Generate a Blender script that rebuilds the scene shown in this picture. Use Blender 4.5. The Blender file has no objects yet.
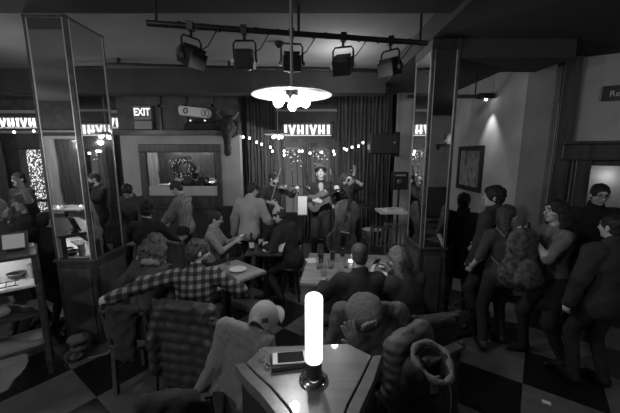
import bpy, math, random
import numpy as np
from mathutils import Vector, Matrix, noise
random.seed(7)
PI = math.pi
SC = bpy.context.scene
COL = SC.collection
R = math.radians

# ---------------------------------------------------------------- materials
MATS = {}
def mat(name, v=.2, rough=.6, metal=0.0, emit=0.0, noise_s=0.0, noise_a=0.0, trans=0.0, coat=0.0, bump=0.0, bscale=60, stretch=None):
    if name in MATS: return MATS[name]
    m = bpy.data.materials.new(name); m.use_nodes = True
    nt = m.node_tree; b = nt.nodes['Principled BSDF']
    b.inputs['Base Color'].default_value = (v, v, v, 1)
    b.inputs['Roughness'].default_value = rough
    b.inputs['Metallic'].default_value = metal
    if coat: b.inputs['Coat Weight'].default_value = coat
    if trans: b.inputs['Transmission Weight'].default_value = trans
    if emit:
        b.inputs['Emission Color'].default_value = (1, 1, 1, 1)
        b.inputs['Emission Strength'].default_value = emit
    if noise_a or bump:
        tc = nt.nodes.new('ShaderNodeTexCoord'); src = tc.outputs['Object']
        if stretch:
            mp = nt.nodes.new('ShaderNodeMapping'); mp.inputs['Scale'].default_value = stretch
            nt.links.new(src, mp.inputs[0]); src = mp.outputs[0]
        if noise_a:
            n = nt.nodes.new('ShaderNodeTexNoise'); n.inputs['Scale'].default_value = noise_s; n.inputs['Detail'].default_value = 6
            nt.links.new(src, n.inputs[0])
            r = nt.nodes.new('ShaderNodeValToRGB')
            lo, hi = max(0, v*(1-noise_a)), min(1, v*(1+noise_a))
            r.color_ramp.elements[0].position = .3; r.color_ramp.elements[1].position = .7
            r.color_ramp.elements[0].color = (lo, lo, lo, 1); r.color_ramp.elements[1].color = (hi, hi, hi, 1)
            nt.links.new(n.outputs[0], r.inputs[0]); nt.links.new(r.outputs[0], b.inputs['Base Color'])
        if bump:
            n2 = nt.nodes.new('ShaderNodeTexNoise'); n2.inputs['Scale'].default_value = bscale; n2.inputs['Detail'].default_value = 4
            nt.links.new(src, n2.inputs[0])
            bp = nt.nodes.new('ShaderNodeBump'); bp.inputs['Strength'].default_value = bump; bp.inputs['Distance'].default_value = .01
            nt.links.new(n2.outputs[0], bp.inputs['Height']); nt.links.new(bp.outputs[0], b.inputs['Normal'])
    MATS[name] = m
    return m
def plaid(name, a, b, c, f, ax='XZ', bands=.5):
    if name in MATS: return MATS[name]
    m = bpy.data.materials.new(name); m.use_nodes = True; nt = m.node_tree; p = nt.nodes['Principled BSDF']
    p.inputs['Roughness'].default_value = .95
    tc = nt.nodes.new('ShaderNodeTexCoord'); sp = nt.nodes.new('ShaderNodeSeparateXYZ'); nt.links.new(tc.outputs['Object'], sp.inputs[0])
    outs = []
    for k in ax:
        mu = nt.nodes.new('ShaderNodeMath'); mu.operation = 'MULTIPLY'; mu.inputs[1].default_value = f; nt.links.new(sp.outputs[k], mu.inputs[0])
        fr = nt.nodes.new('ShaderNodeMath'); fr.operation = 'FRACT'; nt.links.new(mu.outputs[0], fr.inputs[0])
        g = nt.nodes.new('ShaderNodeMath'); g.operation = 'GREATER_THAN'; g.inputs[1].default_value = bands; nt.links.new(fr.outputs[0], g.inputs[0])
        outs.append(g)
    ad = nt.nodes.new('ShaderNodeMath'); ad.operation = 'ADD'; nt.links.new(outs[0].outputs[0], ad.inputs[0]); nt.links.new(outs[1].outputs[0], ad.inputs[1])
    dv = nt.nodes.new('ShaderNodeMath'); dv.operation = 'MULTIPLY'; dv.inputs[1].default_value = .5; nt.links.new(ad.outputs[0], dv.inputs[0])
    r = nt.nodes.new('ShaderNodeValToRGB'); cr = r.color_ramp; cr.interpolation = 'CONSTANT'
    cr.elements[0].color = (a, a, a, 1); cr.elements[1].position = .4; cr.elements[1].color = (b, b, b, 1)
    e = cr.elements.new(.9); e.color = (c, c, c, 1)
    nt.links.new(dv.outputs[0], r.inputs[0]); nt.links.new(r.outputs[0], p.inputs['Base Color'])
    MATS[name] = m; return m

# ---------------------------------------------------------------- object helpers
def setp(o, label=None, cat=None, group=None, kind=None):
    if label: o['label'] = label
    if cat: o['category'] = cat
    if group: o['group'] = group
    if kind: o['kind'] = kind
    return o
def thing(name, label, cat, loc=(0, 0, 0), rz=0, group=None, rot=None):
    o = bpy.data.objects.new(name, None); COL.objects.link(o); o.empty_display_size = .1
    o.location = loc; o.rotation_euler = rot if rot else (0, 0, rz)
    return setp(o, label, cat, group)
def basis(o, loc, ydir, zhint):
    y = Vector(ydir).normalized(); x = y.cross(Vector(zhint)).normalized(); z = x.cross(y)
    M = Matrix((x, y, z)).transposed().to_4x4(); M.translation = Vector(loc); o.matrix_world = M
    o.location = loc; o.rotation_euler = M.to_euler()
def copy_tree(o, parent=None):
    c = o.copy(); COL.objects.link(c)
    if parent is not None: c.parent = parent
    for ch in list(o.children): copy_tree(ch, c)
    return c
class MB:
    def __init__(s): s.v = []; s.f = []; s.m = []; s.mi = 0
    def add(s, vs, fs):
        n = len(s.v); s.v += [tuple(q) for q in vs]; s.f += [tuple(i+n for i in f) for f in fs]; s.m += [s.mi]*len(fs); return s
    def box(s, c, d, rz=0, M=None):
        vs = []
        for i in range(8):
            p = Vector((d[0]/2*(1 if i & 1 else -1), d[1]/2*(1 if i & 2 else -1), d[2]/2*(1 if i & 4 else -1)))
            if rz: p = Matrix.Rotation(rz, 3, 'Z') @ p
            if M is not None: p = M @ p
            vs.append(p+Vector(c))
        return s.add(vs, [(0, 2, 3, 1), (4, 5, 7, 6), (0, 1, 5, 4), (2, 6, 7, 3), (0, 4, 6, 2), (1, 3, 7, 5)])
    def b2(s, a, b): return s.box([(a[i]+b[i])/2 for i in range(3)], [abs(b[i]-a[i]) for i in range(3)])
    def bar(s, a, b, w, t):
        a, b = Vector(a), Vector(b); z = (b-a); L = z.length; z.normalize()
        h = Vector((0, 0, 1)) if abs(z.z) < .9 else Vector((0, 1, 0))
        x = h.cross(z).normalized(); y = z.cross(x)
        return s.box((a+b)/2, (w, t, L), M=Matrix((x, y, z)).transposed())
    def tube(s, pts, r, n=8, closed=False):
        pts = [Vector(p) for p in pts]; rs = r if isinstance(r, (list, tuple)) else [r]*len(pts)
        rings = []; px = None
        for i, p in enumerate(pts):
            if closed: d = pts[(i+1) % len(pts)]-pts[i-1]
            else: d = pts[min(i+1, len(pts)-1)]-pts[max(i-1, 0)]
            if d.length < 1e-9: d = Vector((0, 0, 1))
            d.normalize()
            if px is None:
                h = Vector((0, 0, 1)) if abs(d.z) < .9 else Vector((1, 0, 0)); px = h.cross(d).normalized()
            else:
                px = (px-d*px.dot(d))
                px = px.normalized() if px.length > 1e-6 else Vector((1, 0, 0))
            y = d.cross(px); rings.append([p+(px*math.cos(2*PI*k/n)+y*math.sin(2*PI*k/n))*rs[i] for k in range(n)])
        vs = [q for g in rings for q in g]; fs = []
        m = len(rings)
        for i in range(m if closed else m-1):
            a, b = i*n, ((i+1) % m)*n
            fs += [(a+k, a+(k+1) % n, b+(k+1) % n, b+k) for k in range(n)]
        if not closed: fs += [tuple(range(n-1, -1, -1)), tuple((m-1)*n+k for k in range(n))]
        return s.add(vs, fs)
    def lathe(s, prof, c=(0, 0, 0), n=24, M=None, sx=1, sy=1):
        vs = []; fs = []
        for (r, z) in prof:
            for k in range(n):
                p = Vector((r*sx*math.cos(2*PI*k/n), r*sy*math.sin(2*PI*k/n), z))
                if M is not None: p = M @ p
                vs.append(p+Vector(c))
        for i in range(len(prof)-1):
            fs += [(i*n+k, i*n+(k+1) % n, (i+1)*n+(k+1) % n, (i+1)*n+k) for k in range(n)]
        fs += [tuple(range(n-1, -1, -1)), tuple((len(prof)-1)*n+k for k in range(n))]
        return s.add(vs, fs)
    def prism(s, poly, z0, z1, taper=None):
        n = len(poly); p2 = taper or poly
        vs = [(x, y, z0) for x, y in poly]+[(x, y, z1) for x, y in p2]
        return s.add(vs, [tuple(range(n-1, -1, -1)), tuple(range(n, 2*n))]+[(k, (k+1) % n, n+(k+1) % n, n+k) for k in range(n)])
    def ball(s, c, r, n=12, M=None):
        r3 = r if isinstance(r, (list, tuple)) else (r, r, r)
        pr = []
        vs = []; fs = []; m = n//2+1
        for i in range(m):
            t = PI*i/(m-1)
            for k in range(n):
                p = Vector((r3[0]*max(math.sin(t), 1e-3)*math.cos(2*PI*k/n), r3[1]*max(math.sin(t), 1e-3)*math.sin(2*PI*k/n), -r3[2]*math.cos(t)))
                if M is not None: p = M @ p
                vs.append(p+Vector(c))
        for i in range(m-1): fs += [(i*n+k, i*n+(k+1) % n, (i+1)*n+(k+1) % n, (i+1)*n+k) for k in range(n)]
        return s.add(vs, fs)
    def build(s, name, mt, parent=None, smooth=False, bevel=0, sub=0, solid=0):
        me = bpy.data.meshes.new(name); me.from_pydata(s.v, [], s.f); me.update()
        for q in (mt if isinstance(mt, (list, tuple)) else [mt]): me.materials.append(q)
        if any(s.m): me.polygons.foreach_set('material_index', s.m)
        if smooth: me.polygons.foreach_set('use_smooth', [True]*len(me.polygons))
        o = bpy.data.objects.new(name, me); COL.objects.link(o)
        if parent is not None: o.parent = parent
        if solid: k = o.modifiers.new('t', 'SOLIDIFY'); k.thickness = solid; k.offset = 0
        if bevel: k = o.modifiers.new('b', 'BEVEL'); k.width = bevel; k.segments = 2; k.limit_method = 'ANGLE'
        if sub: k = o.modifiers.new('s', 'SUBSURF'); k.levels = sub; k.render_levels = sub
        if smooth and not sub:
            k = o.modifiers.new('w', 'EDGE_SPLIT'); k.split_angle = R(50)
        return o
def struct(name, mb, mt, **k):
    o = mb.build(name, mt, **k); o['kind'] = 'structure'; return o
def text(name, body, size, mt, parent, loc, rot, ext=.002, off=.0, sx=1):
    cu = bpy.data.curves.new(name, 'FONT'); cu.body = body; cu.size = size; cu.extrude = ext; cu.offset = off
    cu.align_x = 'CENTER'; cu.align_y = 'CENTER'
    t = bpy.data.objects.new(name+'_tmp', cu); COL.objects.link(t)
    bpy.context.view_layer.update()
    me = bpy.data.meshes.new_from_object(t.evaluated_get(bpy.context.evaluated_depsgraph_get())); bpy.data.objects.remove(t)
    me.materials.clear(); me.materials.append(mt)
    o = bpy.data.objects.new(name, me); COL.objects.link(o); o.parent = parent; o.location = loc; o.rotation_euler = rot; o.scale = (sx, 1, 1)
    return o

# ---------------------------------------------------------------- implicit surfaces
V3 = lambda *a: np.array(a, dtype=float)
def nrm(v): return v/(np.linalg.norm(v)+1e-12)
class SDF:
    """smooth union of round cones and ellipsoids, meshed by surface nets"""
    def __init__(s, k=.03): s.p = []; s.k = k
    def cap(s, a, b, ra, rb=None, n=None, f=1.0, k=None, op='+'):
        s.p.append(('c', V3(*a), V3(*b), ra, ra if rb is None else rb, None if n is None else nrm(V3(*n)), f, k, op)); return s
    def ell(s, c, r, M=None, k=None, op='+'):
        s.p.append(('e', V3(*c), np.array(r if hasattr(r, '__len__') else (r,)*3, float), np.eye(3) if M is None else np.array(M), k, op)); return s
    def half(s, c, n):      # keep the side the normal points away from
        s.p.append(('h', V3(*c), nrm(V3(*n)))); return s
    def bounds(s):
        lo = np.full(3, 9e9); hi = -lo
        for q in s.p:
            if q[0] == 'c' and q[8] == '+':
                for a, r in ((q[1], q[3]), (q[2], q[4])): lo = np.minimum(lo, a-r); hi = np.maximum(hi, a+r)
            elif q[0] == 'e' and q[5] == '+':
                e = np.sqrt(((q[3]*q[2][:, None])**2).sum(0)); lo = np.minimum(lo, q[1]-e); hi = np.maximum(hi, q[1]+e)
        return lo, hi
    def mesh(s, h, infl=0.0, fold=0.0, ff=1.0, disp=None):
        lo, hi = s.bounds(); m = 3*h+infl+fold+.012; lo = lo-m; hi = hi+m
        N = np.ceil((hi-lo)/h).astype(int)+1
        ax = [lo[i]+np.arange(N[i])*h for i in range(3)]
        D = np.full(N, .2, np.float32)
        for q in s.p:
            if q[0] == 'h':
                X, Y, Z = np.meshgrid(*ax, indexing='ij', sparse=True)
                D = np.maximum(D, ((X-q[1][0])*q[2][0]+(Y-q[1][1])*q[2][1]+(Z-q[1][2])*q[2][2]).astype(np.float32)); continue
            k = (q[7] if q[0] == 'c' else q[4]); k = s.k if k is None else k
            op = q[8] if q[0] == 'c' else q[5]
            pad = k+2*h+.03+infl
            if q[0] == 'c':
                a = np.minimum(q[1]-q[3], q[2]-q[4])-pad; b = np.maximum(q[1]+q[3], q[2]+q[4])+pad
            else:
                e = np.sqrt(((q[3]*q[2][:, None])**2).sum(0)); a = q[1]-e-pad; b = q[1]+e+pad
            i0 = np.clip(((a-lo)/h).astype(int), 0, N-1); i1 = np.clip(((b-lo)/h).astype(int)+2, 1, N)
            if (i1 <= i0).any(): continue
            sl = tuple(slice(i0[j], i1[j]) for j in range(3))
            X, Y, Z = np.meshgrid(*[ax[j][sl[j]] for j in range(3)], indexing='ij')
            P = np.stack((X, Y, Z), -1)
            if q[0] == 'c':
                A, B, ra, rb, n, f = q[1:7]; P = P-A; AB = B-A
                if n is not None: P = P+(P@n)[..., None]*n*(f-1); AB = AB+n*(AB@n)*(f-1)
                t = np.clip((P@AB)/(AB@AB+1e-12), 0, 1)
                d = np.linalg.norm(P-t[..., None]*AB, axis=-1)-(ra+(rb-ra)*t)
                if n is not None: d = d/(1+(f-1)*.35)
            else:
                Q = (P-q[1])@q[3].T; r = q[2]
                k0 = np.linalg.norm(Q/r, axis=-1); k1 = np.linalg.norm(Q/(r*r), axis=-1)+1e-9
                d = k0*(k0-1)/k1
            E = D[sl]
            if op == '+':
                hh = np.clip(.5+.5*(E-d)/k, 0, 1); D[sl] = E*(1-hh)+d*hh-k*hh*(1-hh)
            else:
                d = -d; hh = np.clip(.5-.5*(E-d)/k, 0, 1); D[sl] = E*(1-hh)+d*hh+k*hh*(1-hh)
        D -= infl
        if fold:
            X, Y, Z = np.meshgrid(*ax, indexing='ij', sparse=True)
            wx = np.sin(9*Z*ff+5*Y*ff)*1.6; wz = np.sin(11*X*ff-6*Y*ff+2)*1.7
            D = D+fold*(np.sin(23*X*ff+9*Z*ff+wx)*np.sin(17*Z*ff-12*Y*ff+wz)+.6*np.sin((29*Z-25*X)*ff+wx*1.5)*np.sin((31*Y+19*X)*ff+wz)+.35*np.sin((47*X+33*Y-41*Z)*ff+2*wz))
        if disp is not None:
            X, Y, Z = np.meshgrid(*ax, indexing='ij', sparse=True); D = D+disp(X, Y, Z)
        return nets(D, lo, h)
def nets(D, lo, h):
    ins = D < 0; N = D.shape
    c = [(i, j, k) for i in (0, 1) for j in (0, 1) for k in (0, 1)]
    def corner(A, q): return A[q[0]:N[0]-1+q[0], q[1]:N[1]-1+q[1], q[2]:N[2]-1+q[2]]
    cnt = sum(corner(ins, q).astype(np.int8) for q in c)
    act = (cnt > 0) & (cnt < 8)
    idx = np.argwhere(act)
    if len(idx) == 0: return np.zeros((0, 3)), np.zeros((0, 4), int)
    vid = np.full(act.shape, -1, np.int64); vid[tuple(idx.T)] = np.arange(len(idx))
    acc = np.zeros((len(idx), 3)); w = np.zeros(len(idx))
    for a in c:
        for ax in range(3):
            if a[ax]: continue
            b = list(a); b[ax] = 1
            va = D[idx[:, 0]+a[0], idx[:, 1]+a[1], idx[:, 2]+a[2]]; vb = D[idx[:, 0]+b[0], idx[:, 1]+b[1], idx[:, 2]+b[2]]
            cr = (va < 0) != (vb < 0); t = np.where(cr, va/(va-vb+1e-20), 0)
            p = np.tile(np.array(a, float), (len(idx), 1)); p[:, ax] += t
            acc[cr] += p[cr]; w[cr] += 1
    V = lo+(idx+acc/w[:, None])*h
    F = []
    for ax in range(3):
        o = [(1, 2), (2, 0), (0, 1)][ax]
        A = ins; sl0 = [slice(1, N[i]-1) for i in range(3)]; sl0[ax] = slice(0, N[ax]-1); sl1 = list(sl0); sl1[ax] = slice(1, N[ax])
        a0 = A[tuple(sl0)]; a1 = A[tuple(sl1)]
        for s_, flip in ((a0 & ~a1, False), (~a0 & a1, True)):
            e = np.argwhere(s_)
            if not len(e): continue
            for j in range(3):
                if j != ax: e[:, j] += 1
            def g(d1, d2):
                q = e.copy(); q[:, o[0]] += d1; q[:, o[1]] += d2; return vid[q[:, 0], q[:, 1], q[:, 2]]
            f = np.stack((g(-1, -1), g(0, -1), g(0, 0), g(-1, 0)), 1)
            F.append(f[:, ::-1] if flip else f)
    F = np.concatenate(F); F = F[(F >= 0).all(1)]
    return V, F
def np_obj(name, parts, mats, parent=None, mfun=None):
    vs = []; fs = []; n = 0
    for V, F in parts:
        if len(V) == 0: continue
        vs.append(V); fs.append(F+n); n += len(V)
    V = np.concatenate(vs); F = np.concatenate(fs)
    me = bpy.data.meshes.new(name)
    me.vertices.add(len(V)); me.vertices.foreach_set('co', V.astype(np.float32).ravel())
    me.loops.add(len(F)*4); me.loops.foreach_set('vertex_index', F.astype(np.int32).ravel())
    me.polygons.add(len(F)); me.polygons.foreach_set('loop_start', np.arange(len(F), dtype=np.int32)*4)
    me.polygons.foreach_set('use_smooth', np.ones(len(F), bool))
    for q in (mats if isinstance(mats, (list, tuple)) else [mats]): me.materials.append(q)
    if mfun is not None:
        C = V[F].mean(1); me.polygons.foreach_set('material_index', mfun(C).astype(np.int32))
    me.update(calc_edges=True); me.validate()
    o = bpy.data.objects.new(name, me); COL.objects.link(o)
    if parent is not None: o.parent = parent
    return o
# ---------------------------------------------------------------- people
def rot(ax, a):
    c, s = math.cos(a), math.sin(a)
    return np.array({'x': [[1, 0, 0], [0, c, -s], [0, s, c]], 'y': [[c, 0, s], [0, 1, 0], [-s, 0, c]], 'z': [[c, -s, 0], [s, c, 0], [0, 0, 1]]}[ax])
def ik(a, t, l1, l2, hint):
    a, t = np.array(a, float), np.array(t, float); d = t-a; L = np.linalg.norm(d); m = (l1+l2)*.995
    if L > m: d = d*m/L; t = a+d; L = m
    L = max(L, abs(l1-l2)+.02); u = nrm(d); x = (l1*l1-l2*l2+L*L)/(2*L); hgt = math.sqrt(max(l1*l1-x*x, 0))
    w = np.array(hint, float); w = nrm(w-u*(w@u)); return a+u*x+w*hgt, t
skinm = lambda: mat('skin', .5, .5, bump=.1, bscale=80)
def person(label, x, y, yaw, H=1.72, z=0, sit=None, lean=0, side=0, twist=0, head=(0, 0, 0), rh=None, lh=None, re=None, le=None,
           rf=None, lf=None, top=.1, topm=None, sleeve=1.0, bottom=.03, hair='short', hairv=.03, coat=0, fem=False, beard=False, hat=None,
           glasses=False, open_collar=False, shoes=.02, curl=.7, fine=.014, bulk=0.0, group=None, skirtlen=.0, rdir=None, ldir=None, scarf=None):
    """yaw 0 looks away from the camera (+y), 180 towards it, 90 to the left"""
    T = thing('person', label, 'person', (x, y, z), R(yaw), group)
    k = H/1.75
    hp = .93*k if sit is None else sit+.09
    P = V3(0, 0, hp)
    Rt = rot('x', -R(lean))@rot('y', R(side)) if True else None
    Rs = Rt@rot('z', R(twist))
    tp = lambda a, b, c: P+Rs@V3(a, b, c)*k        # torso space
    sw = .165 if fem else .185
    shR, shL = tp(sw, 0, .475), tp(-sw, 0, .475)
    nb = tp(0, -.01, .53)
    Rh = Rs@rot('z', R(head[0]))@rot('x', R(head[1]))@rot('y', R(head[2]))
    nk = nb+nrm(Rs@V3(0, .03, .1)+Rh@V3(0, 0, .06))*.075*k
    hc = nk+Rh@V3(0, .015, .095)*k
    hd = lambda a, b, c: hc+Rh@V3(a, b, c)*k
    l1, l2 = .285*k, .25*k
    rh = V3(*rh)*1.0 if rh is not None else V3(.25*k, .06, .84*k if sit is None else .64)
    lh = V3(*lh)*1.0 if lh is not None else V3(-.25*k, .06, .84*k if sit is None else .64)
    eR, wR = ik(shR, rh, l1, l2, re if re is not None else (.5, -.8, -.5))
    eL, wL = ik(shL, lh, l1, l2, le if le is not None else (-.5, -.8, -.5))
    hipR, hipL = P+V3(.09*k, 0, -.02), P+V3(-.09*k, 0, -.02)
    if sit is None:
        rf = V3(*rf) if rf is not None else V3(.12, .0, 0); lf = V3(*lf) if lf is not None else V3(-.12, .04, 0)
    else:
        rf = V3(*rf) if rf is not None else V3(.14, .40*k, 0); lf = V3(*lf) if lf is not None else V3(-.14, .36*k, 0)
    kh = (0, 1, .25)
    up = V3(0, 0, .085*k)
    kR, aR = ik(hipR, rf+up, .44*k, .43*k, kh); kL, aL = ik(hipL, lf+up, .44*k, .43*k, kh)
    def torso(S, hips=True):
        w = .93 if fem else 1
        if hips: S.ell(P+Rs@V3(0, 0, -.01)*k, V3(.16, .115, .13)*k, Rs.T)
        S.ell(tp(0, .005, .15), V3(.135*w, .1, .17)*k, Rs.T)
        S.ell(tp(0, .005, .33), V3(.165*w, .118, .17)*k, Rs.T)
        S.cap(tp(-sw+.045, -.005, .455), tp(sw-.045, -.005, .455), .062*k)
        if fem:
            for q in (-1, 1): S.ell(tp(q*.075, .095, .31), V3(.06, .05, .06)*k, Rs.T)
        S.cap(nb-Rs@V3(0, 0, .04)*k, nk, .056*k, .05*k)
    def arms(S, upto=1.0):
        for sh, e, w in ((shR, eR, wR), (shL, eL, wL)):
            S.cap(sh-(sh-tp(0, 0, .44))*.05, e, .053*k, .04*k)
            if upto >= .6: S.cap(e, e+(w-e)*min(1, (upto-.5)*2), .041*k, (.028+.013*(1-min(1, (upto-.5)*2)))*k)
    def legs(S):
        for h_, kn, a in ((hipR, kR, aR), (hipL, kL, aL)):
            S.cap(h_, kn, .085*k, .057*k); S.cap(kn, a, .055*k, .037*k)
    B = SDF(.035); torso(B); arms(B); legs(B)
    for a, f in ((aR, rf), (aL, lf)): B.cap(a-V3(0, .03, .035), a+V3(0, .12, -.05), .032, .022)
    parts = [B.mesh(fine)]
    Hd = SDF(.02)
    Hd.ell(hd(0, -.008, .025), V3(.073, .093, .093)*k, Rh.T); Hd.ell(hd(0, .025, -.045), V3(.054, .058, .062)*k, Rh.T)
    Hd.ell(hd(0, .058, -.088), V3(.022, .022, .018)*k, Rh.T, k=.015)
    Hd.ell(hd(0, .082, .035), V3(.045, .012, .014)*k, Rh.T, k=.015)
    for q in (-1, 1):
        Hd.ell(hd(q*.074, -.008, -.008), V3(.011, .02, .031)*k, Rh.T, k=.006)
        Hd.ell(hd(q*.03, .088, .014), V3(.017, .014, .011)*k, Rh.T, k=.01, op='-')
        Hd.ell(hd(q*.03, .073, .013), V3(.013, .013, .012)*k, Rh.T, k=.003)
        Hd.ell(hd(q*.04, .055, -.02), V3(.02, .025, .018)*k, Rh.T, k=.02)
    Hd.cap(hd(0, .085, .012), hd(0, .105, -.02), .008*k, .0125*k, k=.008)
    Hd.ell(hd(0, .078, -.052), V3(.024, .013, .009)*k, Rh.T, k=.005)
    Hd.cap(nb-Rs@V3(0, 0, .03)*k, hd(0, -.01, -.04), .053*k, .05*k)
    parts.append(Hd.mesh(.0065))
    # hands
    def hand(S, w, e, sgn, dr):
        d = nrm(w-e) if dr is None else nrm(Rs@V3(*dr)); inn = Rs@V3(-sgn, .25, -.1)
        n = nrm(inn-d*(inn@d)); s_ = np.cross(d, n)*sgn      # towards the thumb side
        if s_@(Rs@V3(0, 1, .3)) < 0: s_ = -s_
        S.cap(w-d*.03, w+d*.01, .027*k, .026*k)
        S.cap(w+d*.02, w+d*.075*k, .034*k, .036*k, n=n, f=2.1)
        tips = []
        for i, (o, L) in enumerate(((.028, .07), (.0095, .08), (-.009, .074), (-.027, .058))):
            a = w+d*.082*k+s_*o*k; c1, c2 = curl*.7, curl*1.5
            b = a+(d*math.cos(c1)+n*math.sin(c1))*L*.5*k; c = b+(d*math.cos(c2)+n*math.sin(c2))*L*.5*k
            S.cap(a-d*.02, b, .0092*k, .0085*k, k=.004); S.cap(b, c, .0085*k, .0068*k, k=.004)
        a = w+d*.02*k+s_*.026*k; b = a+nrm(d*.6+s_*.7+n*.35)*.042*k; c = b+nrm(d*.9+s_*.15+n*.5)*.03*k
        S.cap(a, b, .014*k, .0105*k, k=.006); S.cap(b, c, .0105*k, .008*k, k=.004)
    for w, e, sg, dr in ((wR, eR, 1, rdir), (wL, eL, -1, ldir)):
        S = SDF(.008); hand(S, w, e, sg, dr); parts.append(S.mesh(.006))
    eyes = np.array([hd(.03, .088, .013), hd(-.03, .088, .013)]); lip = hd(0, .092, -.052)
    brow = np.array([hd(.032, .093, .036), hd(-.032, .093, .036)])
    def mf(C):
        o = np.zeros(len(C))
        for e_ in eyes: o[np.linalg.norm(C-e_, axis=1) < .0125] = 1
        for b_ in brow:
            q = (C-b_)@Rh; o[(abs(q[:, 2]) < .005) & (abs(q[:, 0]) < .02) & (abs(q[:, 1]) < .02)] = 1
        q = (C-lip)@Rh; o[(abs(q[:, 2]) < .007) & (abs(q[:, 0]) < .022) & (abs(q[:, 1]) < .012)] = 2
        return o
    np_obj('body', parts, [skinm(), mat('dark_eye', .02, .3), mat('lips', .2, .5)], T, mf)
    # shirt or coat
    S = SDF(.035); torso(S, True)
    inf = .014+bulk+(.012 if coat else 0)
    if coat and sit is None:
        S.cap(P+V3(0, 0, .08), P+V3(0, 0, .05-coat), .12*k, .135*k+coat*.05, n=(0, 1, 0), f=1.35)
    elif coat:
        S.cap(P, P+V3(0, .06, -.04), .14*k, .13*k)
    else:
        S.cap(P+V3(0, 0, .06), P+V3(0, 0, 0), .125*k, .13*k, n=(0, 1, 0), f=1.3)
    nck = nb+Rs@V3(0, .0, .03)*k
    if open_collar: S.ell(tp(0, .13, .46), V3(.045, .06, .12)*k, Rs.T, k=.01, op='-')
    S.half(nck+Rs@V3(0, 0, .025 if coat else .005)*k, Rs@V3(0, .45, 1))
    if not coat: S.half(P+V3(0, 0, -.1), V3(0, 0, -1))
    arms(S, sleeve)
    np_obj('coat' if coat else 'shirt', [S.mesh(fine, infl=inf, fold=.0035+(.003 if coat else 0))], topm or mat('cloth_%03d' % int(top*1000), top, .9, noise_s=25, noise_a=.2, bump=.3, bscale=90), T)
    # trousers
    S = SDF(.03); S.ell(P+V3(0, 0, -.01), V3(.158, .115, .12)*k); legs(S)
    if skirtlen: S.cap(P, P+V3(0, 0, -skirtlen), .14*k, .2*k, n=(0, 1, 0), f=1.2)
    S.half(P+V3(0, 0, .1), (0, 0, 1))
    np_obj('trousers', [S.mesh(fine, infl=.012, fold=.0035)], mat('trouser_%03d' % int(bottom*1000), bottom, .9, noise_s=20, noise_a=.2), T)
    for a, kn in ((aR, kR), (aL, kL)):
        S = SDF(.02); g = a*1.0; g[2] = 0; b = V3(0, 1, 0)
        zz = a[2]-.085*k
        S.cap(g+V3(0, -.03, zz+.045), g+V3(0, .06, zz+.04), .042, .038); S.cap(g+V3(0, .05, zz+.035), g+V3(0, .155, zz+.03), .038, .028)
        S.cap(a-V3(0, 0, .03), a+V3(0, -.005, .0), .045, .045); S.half(V3(0, 0, zz+.002), (0, 0, -1))
        np_obj('shoe', [S.mesh(fine)], mat('shoe', shoes, .45), T)
    # hair
    if hair != 'bald':
        S = SDF(.02); nz = {'curly': .011, 'short': .004, 'buzz': 0, 'long': .004, 'bun': .003, 'bushy': .008, 'fluffy': .009}[hair]
        gr = {'curly': 1.22, 'short': 1.08, 'buzz': 1.015, 'long': 1.09, 'bun': 1.05, 'bushy': 1.2, 'fluffy': 1.16}[hair]
        S.ell(hd(0, -.014, .034), V3(.076, .095, .088)*k*gr, Rh.T)
        S.ell(hd(0, -.05, -.025), V3(.062, .05, .06)*k*(gr if hair != 'curly' else 1.35), Rh.T)
        if hair in ('long', 'curly'):
            Lh = .34 if hair == 'long' else .17; wd = .055 if hair == 'long' else .085
            for q in (-1, 0, 1):
                a = hd(q*.055, -.05, -.03); b = a+V3(0, 0, -Lh)*k*(1 if q == 0 else .92)+Rs@V3(q*.02, -.075 if hair == 'long' else -.03, 0)
                S.cap(a, b, wd*k*.95, wd*.62*k, k=.03)
            if hair == 'long':
                for q in (-1, 1): S.cap(hd(q*.07, -.015, .02), hd(q*.09, -.03, -.22), .028*k, .024*k)
        if hair == 'bun': S.ell(hd(0, -.11, .07), .038*k)
        S.ell(hd(0, .115, -.03), V3(.062, .07, .092)*k, Rh.T, k=.012, op='-')
        S.ell(hd(0, .1, -.03), V3(.05, .05, .1)*k, Rh.T, k=.012, op='-')
        np_obj('hair', [S.mesh(.009, fold=nz, ff=3.2)], mat('hair_%03d' % int(hairv*1000), hairv, .6, noise_s=60, noise_a=.5, bump=.6, bscale=120), T)
    if beard:
        S = SDF(.015); S.ell(hd(0, .04, -.068), V3(.056, .056, .045)*k, Rh.T); S.ell(hd(0, .096, -.05), V3(.02, .012, .006)*k, Rh.T, k=.004, op='-')
        S.half(hd(0, .05, -.045), Rh@V3(0, .25, 1))
        np_obj('beard', [S.mesh(.008, fold=.002, ff=4)], mat('hair_%03d' % int(hairv*1000), hairv, .7), T)
    if hat == 'fedora':
        M = Matrix((Rh@rot('x', R(8))).tolist()); c = hd(0, -.005, .07)
        a = MB().lathe([(.001, 0), (.118*k, 0), (.124*k, .012), (.118*k, .009), (.09*k, .006), (.001, .006)], c, 28, M).build('hat_brim', mat('hat_felt', .12, .8), T, smooth=True)
        MB().lathe([(.095*k, 0), (.09*k, .04), (.083*k, .085), (.07*k, .1), (.03*k, .092), (.001, .09)], c, 28, M).build('hat_crown', mat('hat_felt', .12, .8), a, smooth=True)
    if hat == 'beanie':
        S = SDF(.02); S.ell(hd(0, -.01, .05), V3(.082, .1, .085)*k, Rh.T); S.cap(hd(0, -.01, .1), hd(0, -.03, .21), .05, .012)
        S.half(hd(0, 0, .03), Rh@V3(0, .25, -1))
        np_obj('knit_hat', [S.mesh(.009, fold=.002, ff=4)], mat('beanie', .5, .95, bump=.5), T)
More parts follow.
